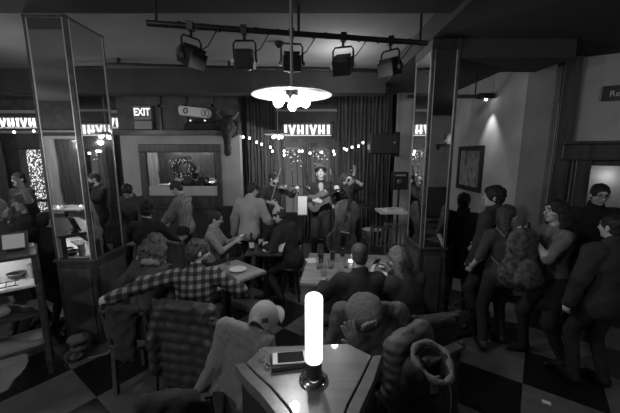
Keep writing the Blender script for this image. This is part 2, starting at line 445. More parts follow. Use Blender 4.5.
    if glasses:
        b = MB()
        for q in (-1, 1):
            pts = [Vector(hd(q*.033+.024*math.cos(t), .104, .012+.018*math.sin(t))) for t in [2*PI*i/14 for i in range(14)]]
            b.tube(pts, .0022, 6, closed=True); b.tube([Vector(hd(q*.057, .102, .016)), Vector(hd(q*.078, .0, .012))], .002, 6)
        b.tube([Vector(hd(-.01, .106, .015)), Vector(hd(.01, .106, .015))], .002, 6)
        b.build('glasses', mat('black_plastic', .02, .3), T)
    if scarf:
        S = SDF(.02)
        for i in range(10):
            t0, t1 = 2*PI*i/10, 2*PI*(i+1)/10
            f = lambda t: nb+Rs@V3(.085*math.cos(t), .08*math.sin(t)+.01, .02-.02*math.sin(t))*k
            S.cap(f(t0), f(t1), .03)
        np_obj('scarf', [S.mesh(.012, fold=.004, ff=2)], mat('scarf_%03d' % int(scarf*1000), scarf, .95, bump=.5), T)
    T['_x'] = 0; del T['_x']
    M = Matrix.Translation((x, y, z)) @ Matrix.Rotation(R(yaw), 4, 'Z')
    return T, M, dict(wR=wR, wL=wL, hc=hc, nb=nb, P=P, Rh=Rh, Rs=Rs, tp=tp, eR=eR, eL=eL)
# ---------------------------------------------------------------- materials in use
plaster = mat('cream_plaster', .42, .85, noise_s=3, noise_a=.12, bump=.25, bscale=40)
plasterR = mat('grey_plaster', .42, .85, noise_s=2.5, noise_a=.18, bump=.3, bscale=35)
ceilm = mat('ceiling_paint', .25, .9, noise_s=1.2, noise_a=.15, bump=.2, bscale=30)
darkc = mat('dark_ceiling_paint', .06, .9, noise_s=2, noise_a=.2)
wood = mat('dark_wood', .055, .4, noise_s=14, noise_a=.5, stretch=(1, 1, .12), bump=.15, bscale=30)
woodh = mat('dark_wood_rail', .06, .35, noise_s=14, noise_a=.5, stretch=(.15, 1, 1))
brown = mat('dark_panel', .075, .6, noise_s=6, noise_a=.3)
metalb = mat('black_metal', .025, .4, .3)
trimm = mat('brushed_trim', .75, .35, .6)
mirror = mat('mirror_glass', .72, .03, 1.0)
tablem = mat('table_wood', .28, .32, noise_s=18, noise_a=.35, stretch=(.2, 1, 1))
curt = mat('curtain_cloth', .085, .9, noise_s=12, noise_a=.2, bump=.3)
pale = mat('white_paint', .7, .5)
paper = mat('paper', .8, .8)
blackp = mat('black_plastic', .02, .35)
chrome = mat('chrome', .7, .15, 1.0)
glassm = mat('drinking_glass', .9, .03, trans=1.0)
bottlem = mat('dark_bottle_glass', .05, .08, trans=.5)

# ---------------------------------------------------------------- the room
def floor_mat():
    m = bpy.data.materials.new('checker_floor'); m.use_nodes = True; nt = m.node_tree; b = nt.nodes['Principled BSDF']
    tc = nt.nodes.new('ShaderNodeTexCoord'); mp = nt.nodes.new('ShaderNodeMapping'); mp.vector_type = 'TEXTURE'
    mp.inputs['Location'].default_value = (-1.83, 2.35, 0); mp.inputs['Rotation'].default_value = (0, 0, R(53.8))
    mp.inputs['Scale'].default_value = (.588, .588, .588)
    nt.links.new(tc.outputs['Object'], mp.inputs[0])
    ch = nt.nodes.new('ShaderNodeTexChecker'); ch.inputs['Scale'].default_value = 1
    ch.inputs['Color2'].default_value = (.015, .015, .015, 1); ch.inputs['Color1'].default_value = (.2, .2, .2, 1)
    of = nt.nodes.new('ShaderNodeVectorMath'); of.inputs[1].default_value = (0, 0, .5); nt.links.new(mp.outputs[0], of.inputs[0])
    nt.links.new(of.outputs[0], ch.inputs['Vector'])
    n = nt.nodes.new('ShaderNodeTexNoise'); n.inputs['Scale'].default_value = 9; n.inputs['Detail'].default_value = 8; nt.links.new(tc.outputs['Object'], n.inputs[0])
    mx = nt.nodes.new('ShaderNodeMix'); mx.data_type = 'RGBA'; mx.blend_type = 'MULTIPLY'; mx.inputs[0].default_value = .6
    nt.links.new(ch.outputs[0], mx.inputs[6]); nt.links.new(n.outputs[0], mx.inputs[7]); nt.links.new(mx.outputs[2], b.inputs['Base Color'])
    b.inputs['Roughness'].default_value = .35
    return m
struct('floor', MB().b2((-9.2, -3.4, -.1), (6, 7.6, 0)), floor_mat())
struct('ceiling', MB().b2((-9.2, 3.1, 3.5), (1.35, 7.6, 3.8)), ceilm)
struct('trim_1', MB().b2((-9.2, 2.75, 3.33), (1.3, 3.1, 3.8)), darkc)                       # beam between the pillars
struct('trim_2', MB().b2((-9.2, -3.4, 3.6), (1.3, 2.75, 3.8)), ceilm)
struct('trim_3', MB().b2((1.3, -3.4, 3.27), (6, 7.6, 3.8)), mat('black_ceiling_paint', .045, .9))                         # lower ceiling of the right aisle
struct('trim_4', MB().b2((1.62, 3.55, 3.08), (2.85, 4.15, 3.27)), MATS['black_ceiling_paint'])
struct('trim_5', MB().b2((-9, 5.6, 3.1), (1.3, 5.9, 3.5)), darkc)                      # downstand in front of the back wall
# back wall with the street front
WB = 6.9
w = MB()
def wall_holes(mb, x0, x1, z0, z1, y0, y1, holes):
    xs = sorted({x0, x1, *[h[0] for h in holes], *[h[1] for h in holes]})
    for a, b in zip(xs, xs[1:]):
        hs = sorted([(h[2], h[3]) for h in holes if h[0] < (a+b)/2 < h[1]]); z = z0
        for (p, q) in hs:
            if p > z: mb.b2((a, y0, z), (b, y1, p))
            z = q
        if z < z1: mb.b2((a, y0, z), (b, y1, z1))
centre = [(-.62, .5, 2.42, 2.74), (-.58, -.12, .1, 2.2), (0, .44, .1, 2.2)]
left = [(-7.4, -4.05, 2.58, 2.88), (-7.3, -6.85, .5, 2.19), (-6.4, -5.85, .5, 2.19), (-5.3, -4.85, .5, 2.19)]
wall_holes(w, -9, 3.0, 0, 3.7, WB, WB+.2, centre+left)
struct('wall_back', w, brown)
struct('wall_left', MB().b2((-9.2, -3.4, 0), (-9, 7.6, 3.7)), brown)
struct('wall_right', MB().b2((2.85, 4.5, 0), (3.1, WB+.2, 3.3)), plasterR)
struct('wall_right_return', MB().prism([(2.85, 4.27), (3.32, 4.31), (3.32, 4.5), (2.85, 4.5)], 0, 3.3), plasterR)
# angled wall with the service opening on the far right
an = math.atan2(3.55-4.25, 4.7-3.35); L = math.hypot(1.35, .7)*1.5
aw = thing('wall_far_right', None, None, (3.35, 4.25, 0), an); aw['kind'] = 'structure'
w = MB(); wall_holes(w, 0, L, 0, 3.3, 0, .2, [(.33, 1.5, 1.0, 1.93)]); w.build('wall_panel', plasterR, aw)
MB().b2((-.06, -.09, 0), (.12, 0, 3.3)).build('corner_post', wood, aw, bevel=.01)
MB().b2((.02, -.13, 1.98), (L, 0, 2.18)).b2((.02, -.17, 2.18), (L, 0, 2.22)).build('mantel_beam', wood, aw, bevel=.01)
MB().b2((.18, -.12, 0), (.34, 0, 1.98)).b2((.18, -.06, 1.91), (1.62, 0, 1.98)).build('opening_frame', wood, aw, bevel=.01)
MB().b2((.3, .6, .9), (1.7, .65, 2.2)).build('niche_back', plasterR, aw)
struct('wall_behind', MB().b2((-9.2, -3.4, 0), (6, -3.2, 3.7)), brown)
struct('trim_15', MB().b2((-8.6, -3.2, 0), (-2.5, -3.12, .9)), plaster)
struct('wall_far_side', MB().b2((5.6, -3.4, 0), (5.8, 3.4, 3.7)), brown)
# cream partition with the wall mirror
struct('wall_partition', MB().b2((-3.72, 6.2, 0), (-1.38, 6.4, 2.42)), plaster)
struct('trim_6', MB().b2((-3.78, 6.1, 2.42), (-1.38, 6.5, 2.52)), woodh, bevel=.01)
struct('trim_7', MB().b2((-3.74, 6.22, 2.52), (-1.38, 6.4, 3.7)), brown)
struct('trim_8', MB().b2((-3.72, 6.14, .98), (-1.38, 6.2, 1.03)).b2((-3.72, 6.17, 0), (-1.38, 6.2, .98)), wood)
b = MB()
for x in (-2.92, -2.42, -1.9): b.b2((x, 6.19, 2.52), (x+.05, 6.22, 3.7))
b.b2((-2.92, 6.19, 2.95), (-1.38, 6.22, 3.0)); struct('trim_9', b, wood)
struct('baseboard_right', MB().b2((2.81, 4.2, 0), (2.85, 6.9, .16)).b2((2.82, 4.2, .9), (2.85, 6.9, .96)), wood)
struct('trim_10', MB().b2((2.835, 4.22, .16), (2.85, 6.9, .9)), brown)

# ---------------------------------------------------------------- windows to the street
lit = mat('lit_transom', .8, .6, emit=.45)
glow = mat('street_light_leaves', .8, .6, emit=.6)
pane = mat('window_glass', .9, .02, trans=1.0)
def bars(mb, x0, x1, y, z0, z1, t=.04, nx=0):
    mb.b2((x0, y-.03, z0), (x0+t, y+.05, z1)).b2((x1-t, y-.03, z0), (x1, y+.05, z1)).b2((x0, y-.03, z0), (x1, y+.05, z0+t)).b2((x0, y-.03, z1-t), (x1, y+.05, z1))
    for i in range(1, nx): xx = x0+(x1-x0)*i/nx; mb.b2((xx-t/2, y-.03, z0), (xx+t/2, y+.05, z1))
n = 0
for (x0, x1, z0, z1), nx in [(h, 1) for h in centre]+[(h, 1) for h in left]:
    n += 1; t = thing('window_%d' % n, None, None, (0, 0, 0)); t['kind'] = 'structure'
    b = MB(); bars(b, x0, x1, WB, z0, z1, .035, nx); b.build('window_frame', wood, t)
    if z1-z0 < .4:
        MB().b2((x0, WB+.05, z0), (x1, WB+.06, z1)).build('pane_backing', mat('dim_transom', .05, .3, emit=.02), t)
        random.seed(n+3); x = x0+.06; g = MB(); i = 0       # glowing block lettering seen from behind
        while x < x1-.12:
            wv = random.choice((.06, .09, .05)); kind = i % 3; i += 1
            if kind == 0: g.b2((x, WB+.035, z0+.07), (x+wv, WB+.05, z1-.05))
            elif kind == 1:
                g.bar((x, WB+.043, z1-.05), (x+.06, WB+.043, z0+.07), .05, .01).bar((x+.12, WB+.043, z1-.05), (x+.06, WB+.043, z0+.07), .05, .01); wv = .12
            else: g.b2((x, WB+.035, z0+.07), (x+.05, WB+.05, z1-.05)).b2((x+.09, WB+.035, z0+.07), (x+.14, WB+.05, z1-.05)).b2((x, WB+.035, z0+.12), (x+.14, WB+.05, z0+.16)); wv = .14
            x += wv+.05
        g.b2((x0, WB+.035, z0+.038), (x1, WB+.05, z0+.05)); g.build('window_lettering', lit, t)
    else:
        MB().b2((x0+.03, WB+.02, z0+.03), (x1-.03, WB+.026, z1-.03)).build('glass_pane', pane, t)
        if x0 < -4:
            MB().b2((x0, WB, 1.0), (x1, WB+.04, 1.06)).build('glazing_bar', wood, t)
# lit greenery outside the left windows
random.seed(4)
def ivy(x0, x1, z0, z1, num, name, label, y=7.2, pw=.55):
    v = []; f = []
    for i in range(num):
        z = z0+(z1-z0)*random.random()**pw; c = Vector((random.uniform(x0, x1), y+random.uniform(-.12, .12), z)); s_ = random.uniform(.008, .022)
        M = Matrix.Rotation(random.uniform(0, 6), 3, 'Y') @ Matrix.Rotation(random.uniform(-.8, .8), 3, 'X')
        q = len(v); v += [c+M @ Vector(p)*s_ for p in ((-1, 0, 0), (0, .1, -.6), (1.2, 0, 0), (0, -.1, .6))]; f.append((q, q+1, q+2, q+3))
    m = MB(); m.add(v, f); m.mi = 1
    for q in range(3): xx = x0+(x1-x0)*(.2+.3*q); m.tube([(xx, y, 0), (xx+.03, y, (z0+z1)*.5), (xx-.02, y, z1)], .006, 5)
    o = m.build(name, [glow, mat('stem', .04, .8)], solid=.002); setp(o, label, 'plant', kind='stuff')
ivy(-7.45, -6.85, .02, 2.2, 620, 'lit_ivy', 'leafy greenery full of small lights outside the leftmost window')
ivy(-6.6, -5.85, .02, 2.2, 900, 'lit_ivy', 'leafy greenery full of small lights outside the second window')
ivy(-5.5, -4.9, .02, 2.2, 500, 'lit_ivy', 'leafy greenery full of small lights outside the window by the partition')
ivy(-.5, -.1, .02, 2.15, 24, 'lit_ivy', 'sparkling lights outside the left pane of the stage doors', pw=.07)
ivy(0.05, .42, .02, 2.15, 24, 'lit_ivy', 'sparkling lights outside the right pane of the stage doors', pw=.07)
struct('trim_11', MB().b2((-7.6, WB-.1, 2.92), (-3.95, WB, 2.98)).b2((-7.6, WB-.06, 2.5), (-3.95, WB, 2.56)), mat('pale_trim', .35, .5))
struct('trim_12', MB().b2((-.9, WB-.1, 2.95), (.6, WB, 3.0)), mat('pale_trim', .35, .5))
struct('ground_outside', MB().b2((-9.2, 7.1, -.1), (3, 11, 0)), mat('asphalt', .05, .9))

# curtains: thick pleated cloth
def curtain(x0, x1, y, z0, z1, pleats, label, m=curt, amp=.035, group=None, rz=0, loc=(0, 0, 0)):
    n = pleats*10; pts = []
    for i in range(n+1):
        u = i/n; pts.append((x0+(x1-x0)*u, u))
    v = []; f = []; rows = 8
    for r_ in range(rows+1):
        z = z1+(z0-z1)*r_/rows
        for x, u in pts:
            a = amp*(.6+.5*r_/rows)
            v.append((x+.012*math.sin(r_*1.3+u*30), y+a*math.sin(u*pleats*2*PI)+.5*a*math.sin(u*pleats*4.6+r_*.35), z))
    for r_ in range(rows):
        for i in range(n): q = r_*(n+1)+i; f.append((q, q+1, q+n+2, q+n+1))
    o = MB().add(v, f).build('curtain', m, smooth=True, solid=.008); o.location = loc; o.rotation_euler.z = rz
    return setp(o, label, 'curtain', group)
curtain(-1.36, -.72, 6.68, .12, 3.35, 9, 'long dark pleated curtain hanging left of the stage doors')
curtain(.55, 1.72, 6.68, .12, 3.35, 15, 'wide dark pleated curtain hanging right of the stage doors behind the double bass')
curtain(-.76, -.60, 6.6, .12, 2.35, 3, 'narrow curtain gathered at the left edge of the stage doors')
curtain(.46, .6, 6.6, .12, 2.35, 3, 'narrow curtain gathered at the right edge of the stage doors')
curtain(-.14, .02, 6.72, .12, 2.3, 3, 'narrow curtain hanging between the two stage doors')
curtain(-4.9, -4.2, 6.6, .1, 2.5, 8, 'dark curtain hanging in the far corner left of the cream partition')
curtain(-6.75, -6.45, 6.6, .1, 2.5, 4, 'dark curtain hanging between the two leftmost windows')
# low stage
MB().b2((-1.35, 5.0, 0), (2.6, 6.6, .12)).build('stage_platform', mat('stage_boards', .07, .5, noise_s=10, noise_a=.4, stretch=(.1, 1, 1)), bevel=.01)
setp(bpy.data.objects['stage_platform'], 'low dark stage platform under the band', 'stage')
# light corner wall behind the speaker stand
struct('trim_13', MB().b2((1.78, 6.5, 0), (2.85, 6.6, 3.3)), plasterR)

# ---------------------------------------------------------------- mirrored pillars
def pillar(label, x0, x1, y0, y1, top):
    t = thing('mirrored_pillar', label, 'pillar', ((x0+x1)/2, (y0+y1)/2, 0))
    a, b_ = (x1-x0)/2, (y1-y0)/2; zb = .94
    MB().b2((-a, -b_, 0), (a, b_, zb)).build('panelled_base', wood, t)
    p = MB()
    for s in (-1, 1):
        p.b2((-a+.05, s*b_, .12), (a-.05, s*(b_+.012), .86)); p.b2((s*a, -b_+.05, .12), (s*(a+.012), b_-.05, .86))
    p.build('base_panel', brown, t, bevel=.006)
    MB().b2((-a-.02, -b_-.02, zb), (a+.02, b_+.02, zb+.025)).build('ledge', woodh, t, bevel=.004)
    g = .012
    MB().b2((-a+g, -b_+g, zb+.025), (a-g, b_-g, 3.27 if x0 > 0 else 3.33)).build('core', wood, t)
    m1 = MB()
    for s in (-1, 1):
        MB().b2((-a+.03, s*(b_-g), zb+.04), (a-.03, s*(b_-.002), top)).build('mirror_panel', mirror, t)
        MB().b2((s*(a-g), -b_+.03, zb+.04), (s*(a-.002), b_-.03, top)).build('mirror_panel', mirror, t)
    for sx in (-1, 1):
        for sy in (-1, 1):
            MB().b2((sx*(a-.035), sy*(b_-.035), zb+.025), (sx*a, sy*b_, 3.27 if x0 > 0 else 3.33)).build('corner_post', woodh, t)
            MB().b2((sx*(a-.037), sy*(b_), zb+.025), (sx*(a-.030), sy*(b_+.004), top)).b2((sx*a, sy*(b_-.037), zb+.025), (sx*(a+.004), sy*(b_-.030), top)).build('trim_strip', trimm, t)
    MB().b2((-a-.005, -b_-.005, top), (a+.005, b_+.005, 3.265 if x0 > 0 else 3.325)).build('header', wood, t, bevel=.004)
    return t
pillar('tall mirror-clad pillar with a dark wooden base at the left, reflecting the windows', -2.66, -2.26, 3.11, 3.65, 3.3)
pillar('tall mirror-clad pillar with a dark wooden base to the right of the band', 1.31, 1.61, 3.54, 4.08, 3.16)
# ---------------------------------------------------------------- lamps and fittings
bulbm = mat('glowing_bulb', 1, .5, emit=3)
def disc_lamp(loc, r, rod, label, strength):
    t = thing('pendant_lamp', label, 'lamp', loc, group=None)
    MB().tube([(0, 0, .02), (0, 0, rod)], .013 if r > .28 else .009, 10).build('rod', mat('rod_metal', .3, .4, .5), t, smooth=True)
    MB().lathe([(.001, rod), (.06, rod), (.05, rod-.03), (.001, rod-.03)], n=20).build('ceiling_rose', metalb, t, smooth=True)
    MB().lathe([(.03, .035), (r*.5, .03), (r*.9, .008), (r, -.004), (r*.995, -.01), (r*.88, .0), (r*.5, .02), (.03, .024)], n=56).build('shade', mat('white_enamel', .3, .4), t, smooth=True)
    MB().lathe([(.001, .045), (.045, .04), (.05, .0), (.035, -.04), (.001, -.045)], n=20).build('hub', metalb, t, smooth=True)
    for i, a in enumerate((-2.6, -.45, -1.15, 1.6) if r > .28 else (-2.4, -.7, 1.5)):
        d = Vector((math.cos(a), math.sin(a), -.62)).normalized()
        M = d.to_track_quat('Z', 'Y').to_matrix(); k = r/.31
        MB().lathe([(.018*k, 0), (.02*k, .045*k), (.015*k, .05*k)], d*.03, 12, M).build('socket', pale, t, smooth=True)
        MB().lathe([(.014*k, 0), (.02*k, .015*k), (.034*k, .045*k), (.037*k, .065*k), (.03*k, .088*k), (.001, .1*k)], d*.075*k, 16, M).build('bulb', bulbm, t, smooth=True)
    return t
disc_lamp((-.14, 2.5, 2.51), .31, 1.085, 'large white disc pendant lamp with bare bulbs hanging nearest the camera', 30)
disc_lamp((-.62, 5.9+.2, 2.44), .26, 1.06, 'small distant white disc pendant lamp with bare bulbs near the stage doors', 10)
disc_lamp((-5.2, 4.9, 2.46), .26, 1.04, 'white disc pendant lamp with bare bulbs over the left tables', 10)
# lighting rail
A, B = Vector((-1.32, 2.72, 3.1)), Vector((1.12, 3.18, 3.1))
t = thing('lighting_rail', 'black ceiling rail carrying five stage spotlights', 'rail')
MB().tube([A, B], .024, 12).build('pipe', metalb, t, smooth=True)
for u in (.03, .5, .97):
    p = A.lerp(B, u); MB().tube([p, (p.x, p.y, 3.335 if p.y < 3.1 else 3.5)], .012, 8).build('hanger', metalb, t, smooth=True)
random.seed(2)
pts = [A.lerp(B, u/40)+Vector((0, -.02*math.cos(u*1.9), .028*math.sin(u*1.9))) for u in range(41)]
MB().tube(pts, .007, 6).build('power_cable', blackp, t, smooth=True)
def spotlight(u, label, tilt, yaw, kind):
    p = A.lerp(B, u)
    t = thing('stage_spotlight', label, 'stage light', (p.x, p.y, p.z), group=None)
    MB().box((0, 0, 0), (.05, .06, .07)).tube([(0, 0, -.03), (0, 0, -.09)], .012, 8).build('clamp', metalb, t)
    w_ = .095
    yk = Matrix.Rotation(yaw, 3, 'Z')
    P = [yk @ Vector(q) for q in ((-w_, 0, -.25), (-w_, 0, -.11), (-w_+.02, 0, -.085), (w_-.02, 0, -.085), (w_, 0, -.11), (w_, 0, -.25))]
    MB().tube(P, .009, 6).build('yoke', metalb, t, smooth=True)
    M = yk @ Matrix.Rotation(tilt, 3, 'X'); c = Vector((0, 0, -.25))
    b = MB().box(c, (.16, .17, .13), M=M).box(c+M @ Vector((0, 0, .07)), (.12, .14, .02), M=M)
    for i in range(4): b.box(c+M @ Vector((0, -.06+.04*i, .085)), (.14, .012, .02), M=M)
    b.build('housing', metalb, t, bevel=.02)
    MB().lathe([(.07, 0), (.075, .03), (.06, .035)], c+M @ Vector((0, .1, 0)), 20, M @ Matrix.Rotation(R(-90), 3, 'X')).build('lens_ring', mat('grey_metal', .2, .35, .8), t, smooth=True)
    MB().lathe([(.062, 0), (.05, .012), (.001, .018)], c+M @ Vector((0, .095, 0)), 20, M @ Matrix.Rotation(R(-90), 3, 'X')).build('lens', mat('lens_glass', .12, .1), t, smooth=True)
    [MB().box(c+yk @ Vector((s*(w_+.01), 0, 0)), (.02, .035, .035), M=yk).build('tilt_knob', mat('grey_metal', .2, .35, .8), t) for s in (-1, 1)]
    pts = [Vector((.03, .03, -.2)), Vector((.13, .03, -.14)), Vector((.2, .02, -.04)), Vector((.24, .01, .0))]
    MB().tube(pts, .005, 6).build('lead', blackp, t, smooth=True)
spotlight(.135, 'leftmost stage spotlight on the ceiling rail, turned sideways', .5, 1.0, 0)
spotlight(.31, 'second stage spotlight from the left on the ceiling rail, boxy and facing down', .25, .0, 1)
spotlight(.475, 'middle stage spotlight behind the rod of the pendant lamp', .2, .1, 1)
spotlight(.665, 'fourth stage spotlight from the left on the ceiling rail, tipped to the side', .45, -.35, 1)
spotlight(.85, 'rightmost stage spotlight on the ceiling rail, turned towards the lamp', .3, -.8, 0)
# ceiling fittings
t = thing('ceiling_pipe', 'thin dark pipe running across under the ceiling behind the spotlights', 'pipe')
MB().tube([(-3.4, 5.0, 3.42), (1.3, 5.5, 3.42)], .02, 8).build('pipe_run', metalb, t, smooth=True)
for u in (.1, .45, .85):
    p = Vector((-3.4, 5.0, 3.42)).lerp(Vector((1.3, 5.5, 3.42)), u); MB().box(p+Vector((0, 0, .045)), (.03, .05, .08)).build('bracket', metalb, t)
t = thing('smoke_detector', 'small dark cone-shaped detector on the ceiling left of the large pendant', 'smoke detector', (-.4, 4.35, 3.5))
MB().lathe([(.001, 0), (.06, 0), (.06, -.03), (.03, -.07), (.001, -.075)], n=16).build('cover', metalb, t, smooth=True)

def bulb_string(name, label, pts, y):
    t = thing(name, label, 'string lights')
    w_ = []
    for a, b in zip(pts, pts[1:]):
        for i in range(6): u = i/6; w_.append((a[0]+(b[0]-a[0])*u, y, a[1]+(b[1]-a[1])*u+.05-.02*math.sin(u*PI)))
    w_.append((pts[-1][0], y, pts[-1][1]+.05))
    MB().tube(w_, .004, 5).build('wire', blackp, t)
    for x, z in pts:
        MB().lathe([(.012, .05), (.013, .025), (.01, .022)], (x, y, z), 8).build('socket', blackp, t, smooth=True)
        MB().ball((x, y, z), (.021, .021, .027), 10).build('bulb', mat('string_bulb', 1, .5, emit=3), t, smooth=True)
bulb_string('string_lights', 'string of small bare bulbs draped over the left stage curtain', [(-1.36, 2.4), (-1.23, 2.38), (-1.09, 2.3), (-.99, 2.26), (-.81, 2.2), (-.77, 2.12), (-.53, 2.12), (-.53, 2.04)], 6.45)
bulb_string('string_lights', 'string of small bare bulbs draped over the stage doors and right curtain', [(-.22, 2.12), (-.16, 2.12), (.0, 2.08), (.24, 2.1), (.48, 2.12), (.5, 2.06), (.7, 2.17), (.75, 2.15), (.86, 2.2), (.99, 2.22), (1.08, 2.29)], 6.45)
bulb_string('string_lights', 'string of small bare bulbs hung across the far left windows', [(-6.6, 2.66), (-6.0, 2.5), (-5.9, 2.75), (-5.6, 2.52), (-5.3, 2.5), (-4.9, 2.45), (-4.6, 2.6), (-4.3, 2.7), (-4.15, 2.2)], 6.45)

# EXIT sign
t = thing('exit_sign', 'lit EXIT sign above the cream partition at the left', 'exit sign', (-3.2, 6.12, 2.69))
MB().b2((-.17, 0, .02), (.17, .09, .27)).build('sign_box', mat('sign_housing', .3, .5), t, bevel=.008)
MB().b2((-.14, -.006, .06), (.14, 0, .25)).build('sign_face', mat('sign_face', .12, .4), t)
text('lettering', 'EXIT', .19, mat('exit_letters', 1, .5, emit=.33), t, (0, -.01, .155), (R(90), 0, 0), .002, .006, .8)
MB().b2((-.17, .0, -.16), (.17, .06, .0)).build('light_base', mat('sign_housing', .3, .5), t, bevel=.008)
# curved light box with ring marks
t = thing('light_box', 'long pale rounded light box with dark ring markings above the partition', 'sign', (-2.2, 6.02, 2.74))
lm = mat('light_box_face', .55, .4, emit=.02)
pr = []
for i in range(13): a = -PI/2+PI*i/12; pr.append((.24+.09*math.cos(a), .085*math.sin(a)+.08))
for i in range(7): a = PI/2+PI*i/6; pr.append((-.24+.03*math.cos(a), .085*math.sin(a)+.13))
b = MB(); b.v = [(x, 0, z) for x, z in pr]+[(x, .12, z) for x, z in pr]; k = len(pr)
b.f = [tuple(range(k)), tuple(range(2*k-1, k-1, -1))]+[(i, k+i, k+(i+1) % k, (i+1) % k) for i in range(k)]; b.m = [0]*len(b.f)
b.build('housing', lm, t, bevel=.01)
b = MB()
for cx_, rr in ((.2, .05), (.27, .05)): b.tube([(cx_+rr*.6*math.cos(a), -.006, .08+rr*1.2*math.sin(a)) for a in [2*PI*i/18 for i in range(18)]], .006, 6, closed=True)
b.tube([(-.13+.035*math.cos(a), -.006, .12+.045*math.sin(a)) for a in [2*PI*i/16 for i in range(16)]], .01, 6, closed=True)
b.build('ring_mark', blackp, t)
t = thing('shelf_ornament', 'dark low model car shape on the ledge below the pale light box', 'ornament', (-2.05, 6.08, 2.52))
MB().prism([(-.35, -.07), (.55, -.07), (.55, .07), (-.35, .07)], 0, .13, [(-.3, -.05), (.5, -.05), (.5, .05), (-.3, .05)]).build('hull', metalb, t, bevel=.02)
MB().prism([(-.2, -.05), (.3, -.05), (.3, .05), (-.2, .05)], .13, .2, [(-.1, -.04), (.2, -.04), (.2, .04), (-.1, .04)]).build('cabin', metalb, t, bevel=.01)
for x in (-.19, .08): MB().ball((x, -.09, .16), .014, 8).build('indicator_light', mat('string_bulb_dim', 1, .5, emit=.8), t, smooth=True)
# dark loudspeaker boxes on the ceiling left
for x, y, lb in ((-4.15, 5.95, 'black loudspeaker box hanging above the lit transom beside the pillar'),):
    t = thing('loudspeaker', lb, 'speaker', (x, y, 2.95)); MB().b2((-.22, -.12, 0), (.22, .12, .2)).build('cabinet', blackp, t, bevel=.01)
    MB().b2((-.02, -.02, .2), (.02, .02, .55)).build('bracket', metalb, t)
    MB().b2((-.19, -.13, .02), (.19, -.12, .18)).build('grille', mat('speaker_grille', .03, .8), t)
# mounted animal head at the end of the partition
t = thing('mounted_head', 'dark mounted animal head on the end of the cream partition', 'trophy', (-1.54, 6.1, 2.5))
S = SDF(.05)
S.ell((0, -.08, .08), (.15, .16, .2)); S.ell((0, -.2, -.02), (.1, .12, .14)); S.cap((0, -.24, -.05), (0, -.2, -.4), .075, .055); S.ell((0, -.2, -.43), (.06, .05, .05))
np_obj('head', [S.mesh(.014, fold=.009, ff=2.2)], mat('dark_fur', .035, .8, noise_s=30, noise_a=.5, bump=.8), t)
for s in (-1, 1):
    S = SDF(.02); S.ell((s*.17, -.12, .12), (.07, .03, .05)); np_obj('ear', [S.mesh(.012)], MATS['dark_fur'], t)
    S = SDF(.02); S.cap((s*.1, -.1, .22), (s*.2, -.12, .32), .03, .022); S.cap((s*.2, -.12, .32), (s*.14, -.12, .4), .022, .008); np_obj('horn', [S.mesh(.01)], mat('horn', .12, .4), t)
MB().lathe([(.001, 0), (.17, 0), (.16, .04), (.001, .045)], (0, .06, .08), 24, Matrix.Rotation(R(90), 3, 'X'), 1, 1.3).build('backboard', wood, t, smooth=True)

# wall mirror on the partition
t = thing('wall_mirror', 'wide dark-framed mirror on the cream partition', 'mirror', (-2.55, 6.2, 1.05))
b = MB()
W2, H2 = .8, 1.2
b.b2((-W2, -.06, H2-.15), (W2, 0, H2)).b2((-W2, -.06, 0), (W2, 0, .19)).b2((-W2, -.06, .19), (-W2+.14, 0, H2-.15)).b2((W2-.1, -.06, .19), (W2, 0, H2-.15))
b.build('frame', wood, t, bevel=.012)
b = MB(); b.b2((-W2+.13, -.07, .18), (W2-.09, -.058, .195)).b2((-W2+.13, -.07, H2-.16), (W2-.09, -.058, H2-.145)); b.build('inner_moulding', brown, t)
MB().b2((-W2+.14, -.03, .19), (W2-.1, -.02, H2-.15)).build('mirror_glass', mirror, t)
MB().b2((-W2+.14, -.045, .19), (W2-.1, -.031, .38)).build('pale_lower_band', mat('pale_band', .5, .6), t)  # flat pale strip standing in for the pale band low in the mirror
# pale box below the far wall, seen in the mirror: none
# wreath of tiny lights hanging before the mirror
t = thing('light_wreath', 'round wreath of leaves and tiny lights hanging in front of the mirror', 'wreath', (-2.5, 6.1, 1.78))
random.seed(9); lv = MB(); 
for i in range(150):
    a = random.uniform(0, 2*PI); r_ = .17+random.gauss(0, .035); c = Vector((r_*math.cos(a), random.uniform(-.03, .03), r_*math.sin(a)))
    M = Matrix.Rotation(random.uniform(0, 6), 3, 'Y') @ Matrix.Rotation(random.uniform(-1, 1), 3, 'Z'); q = len(lv.v)
    lv.v += [tuple(c+M @ Vector(p)) for p in ((-.03, 0, 0), (0, .004, -.012), (.03, 0, 0), (0, -.004, .012))]; lv.f.append((q, q+1, q+2, q+3)); lv.m.append(0)
o = lv.build('leaves', mat('leaf', .06, .6), t, solid=.002); o['kind'] = 'stuff'
b = MB()
for i in range(46): a = random.uniform(0, 2*PI); r_ = .17+random.gauss(0, .04); b.ball((r_*math.cos(a), -.03, r_*math.sin(a)), .0055, 6)
o = b.build('tiny_lights', mat('fairy_light', 1, .5, emit=.35), t); o['kind'] = 'stuff'

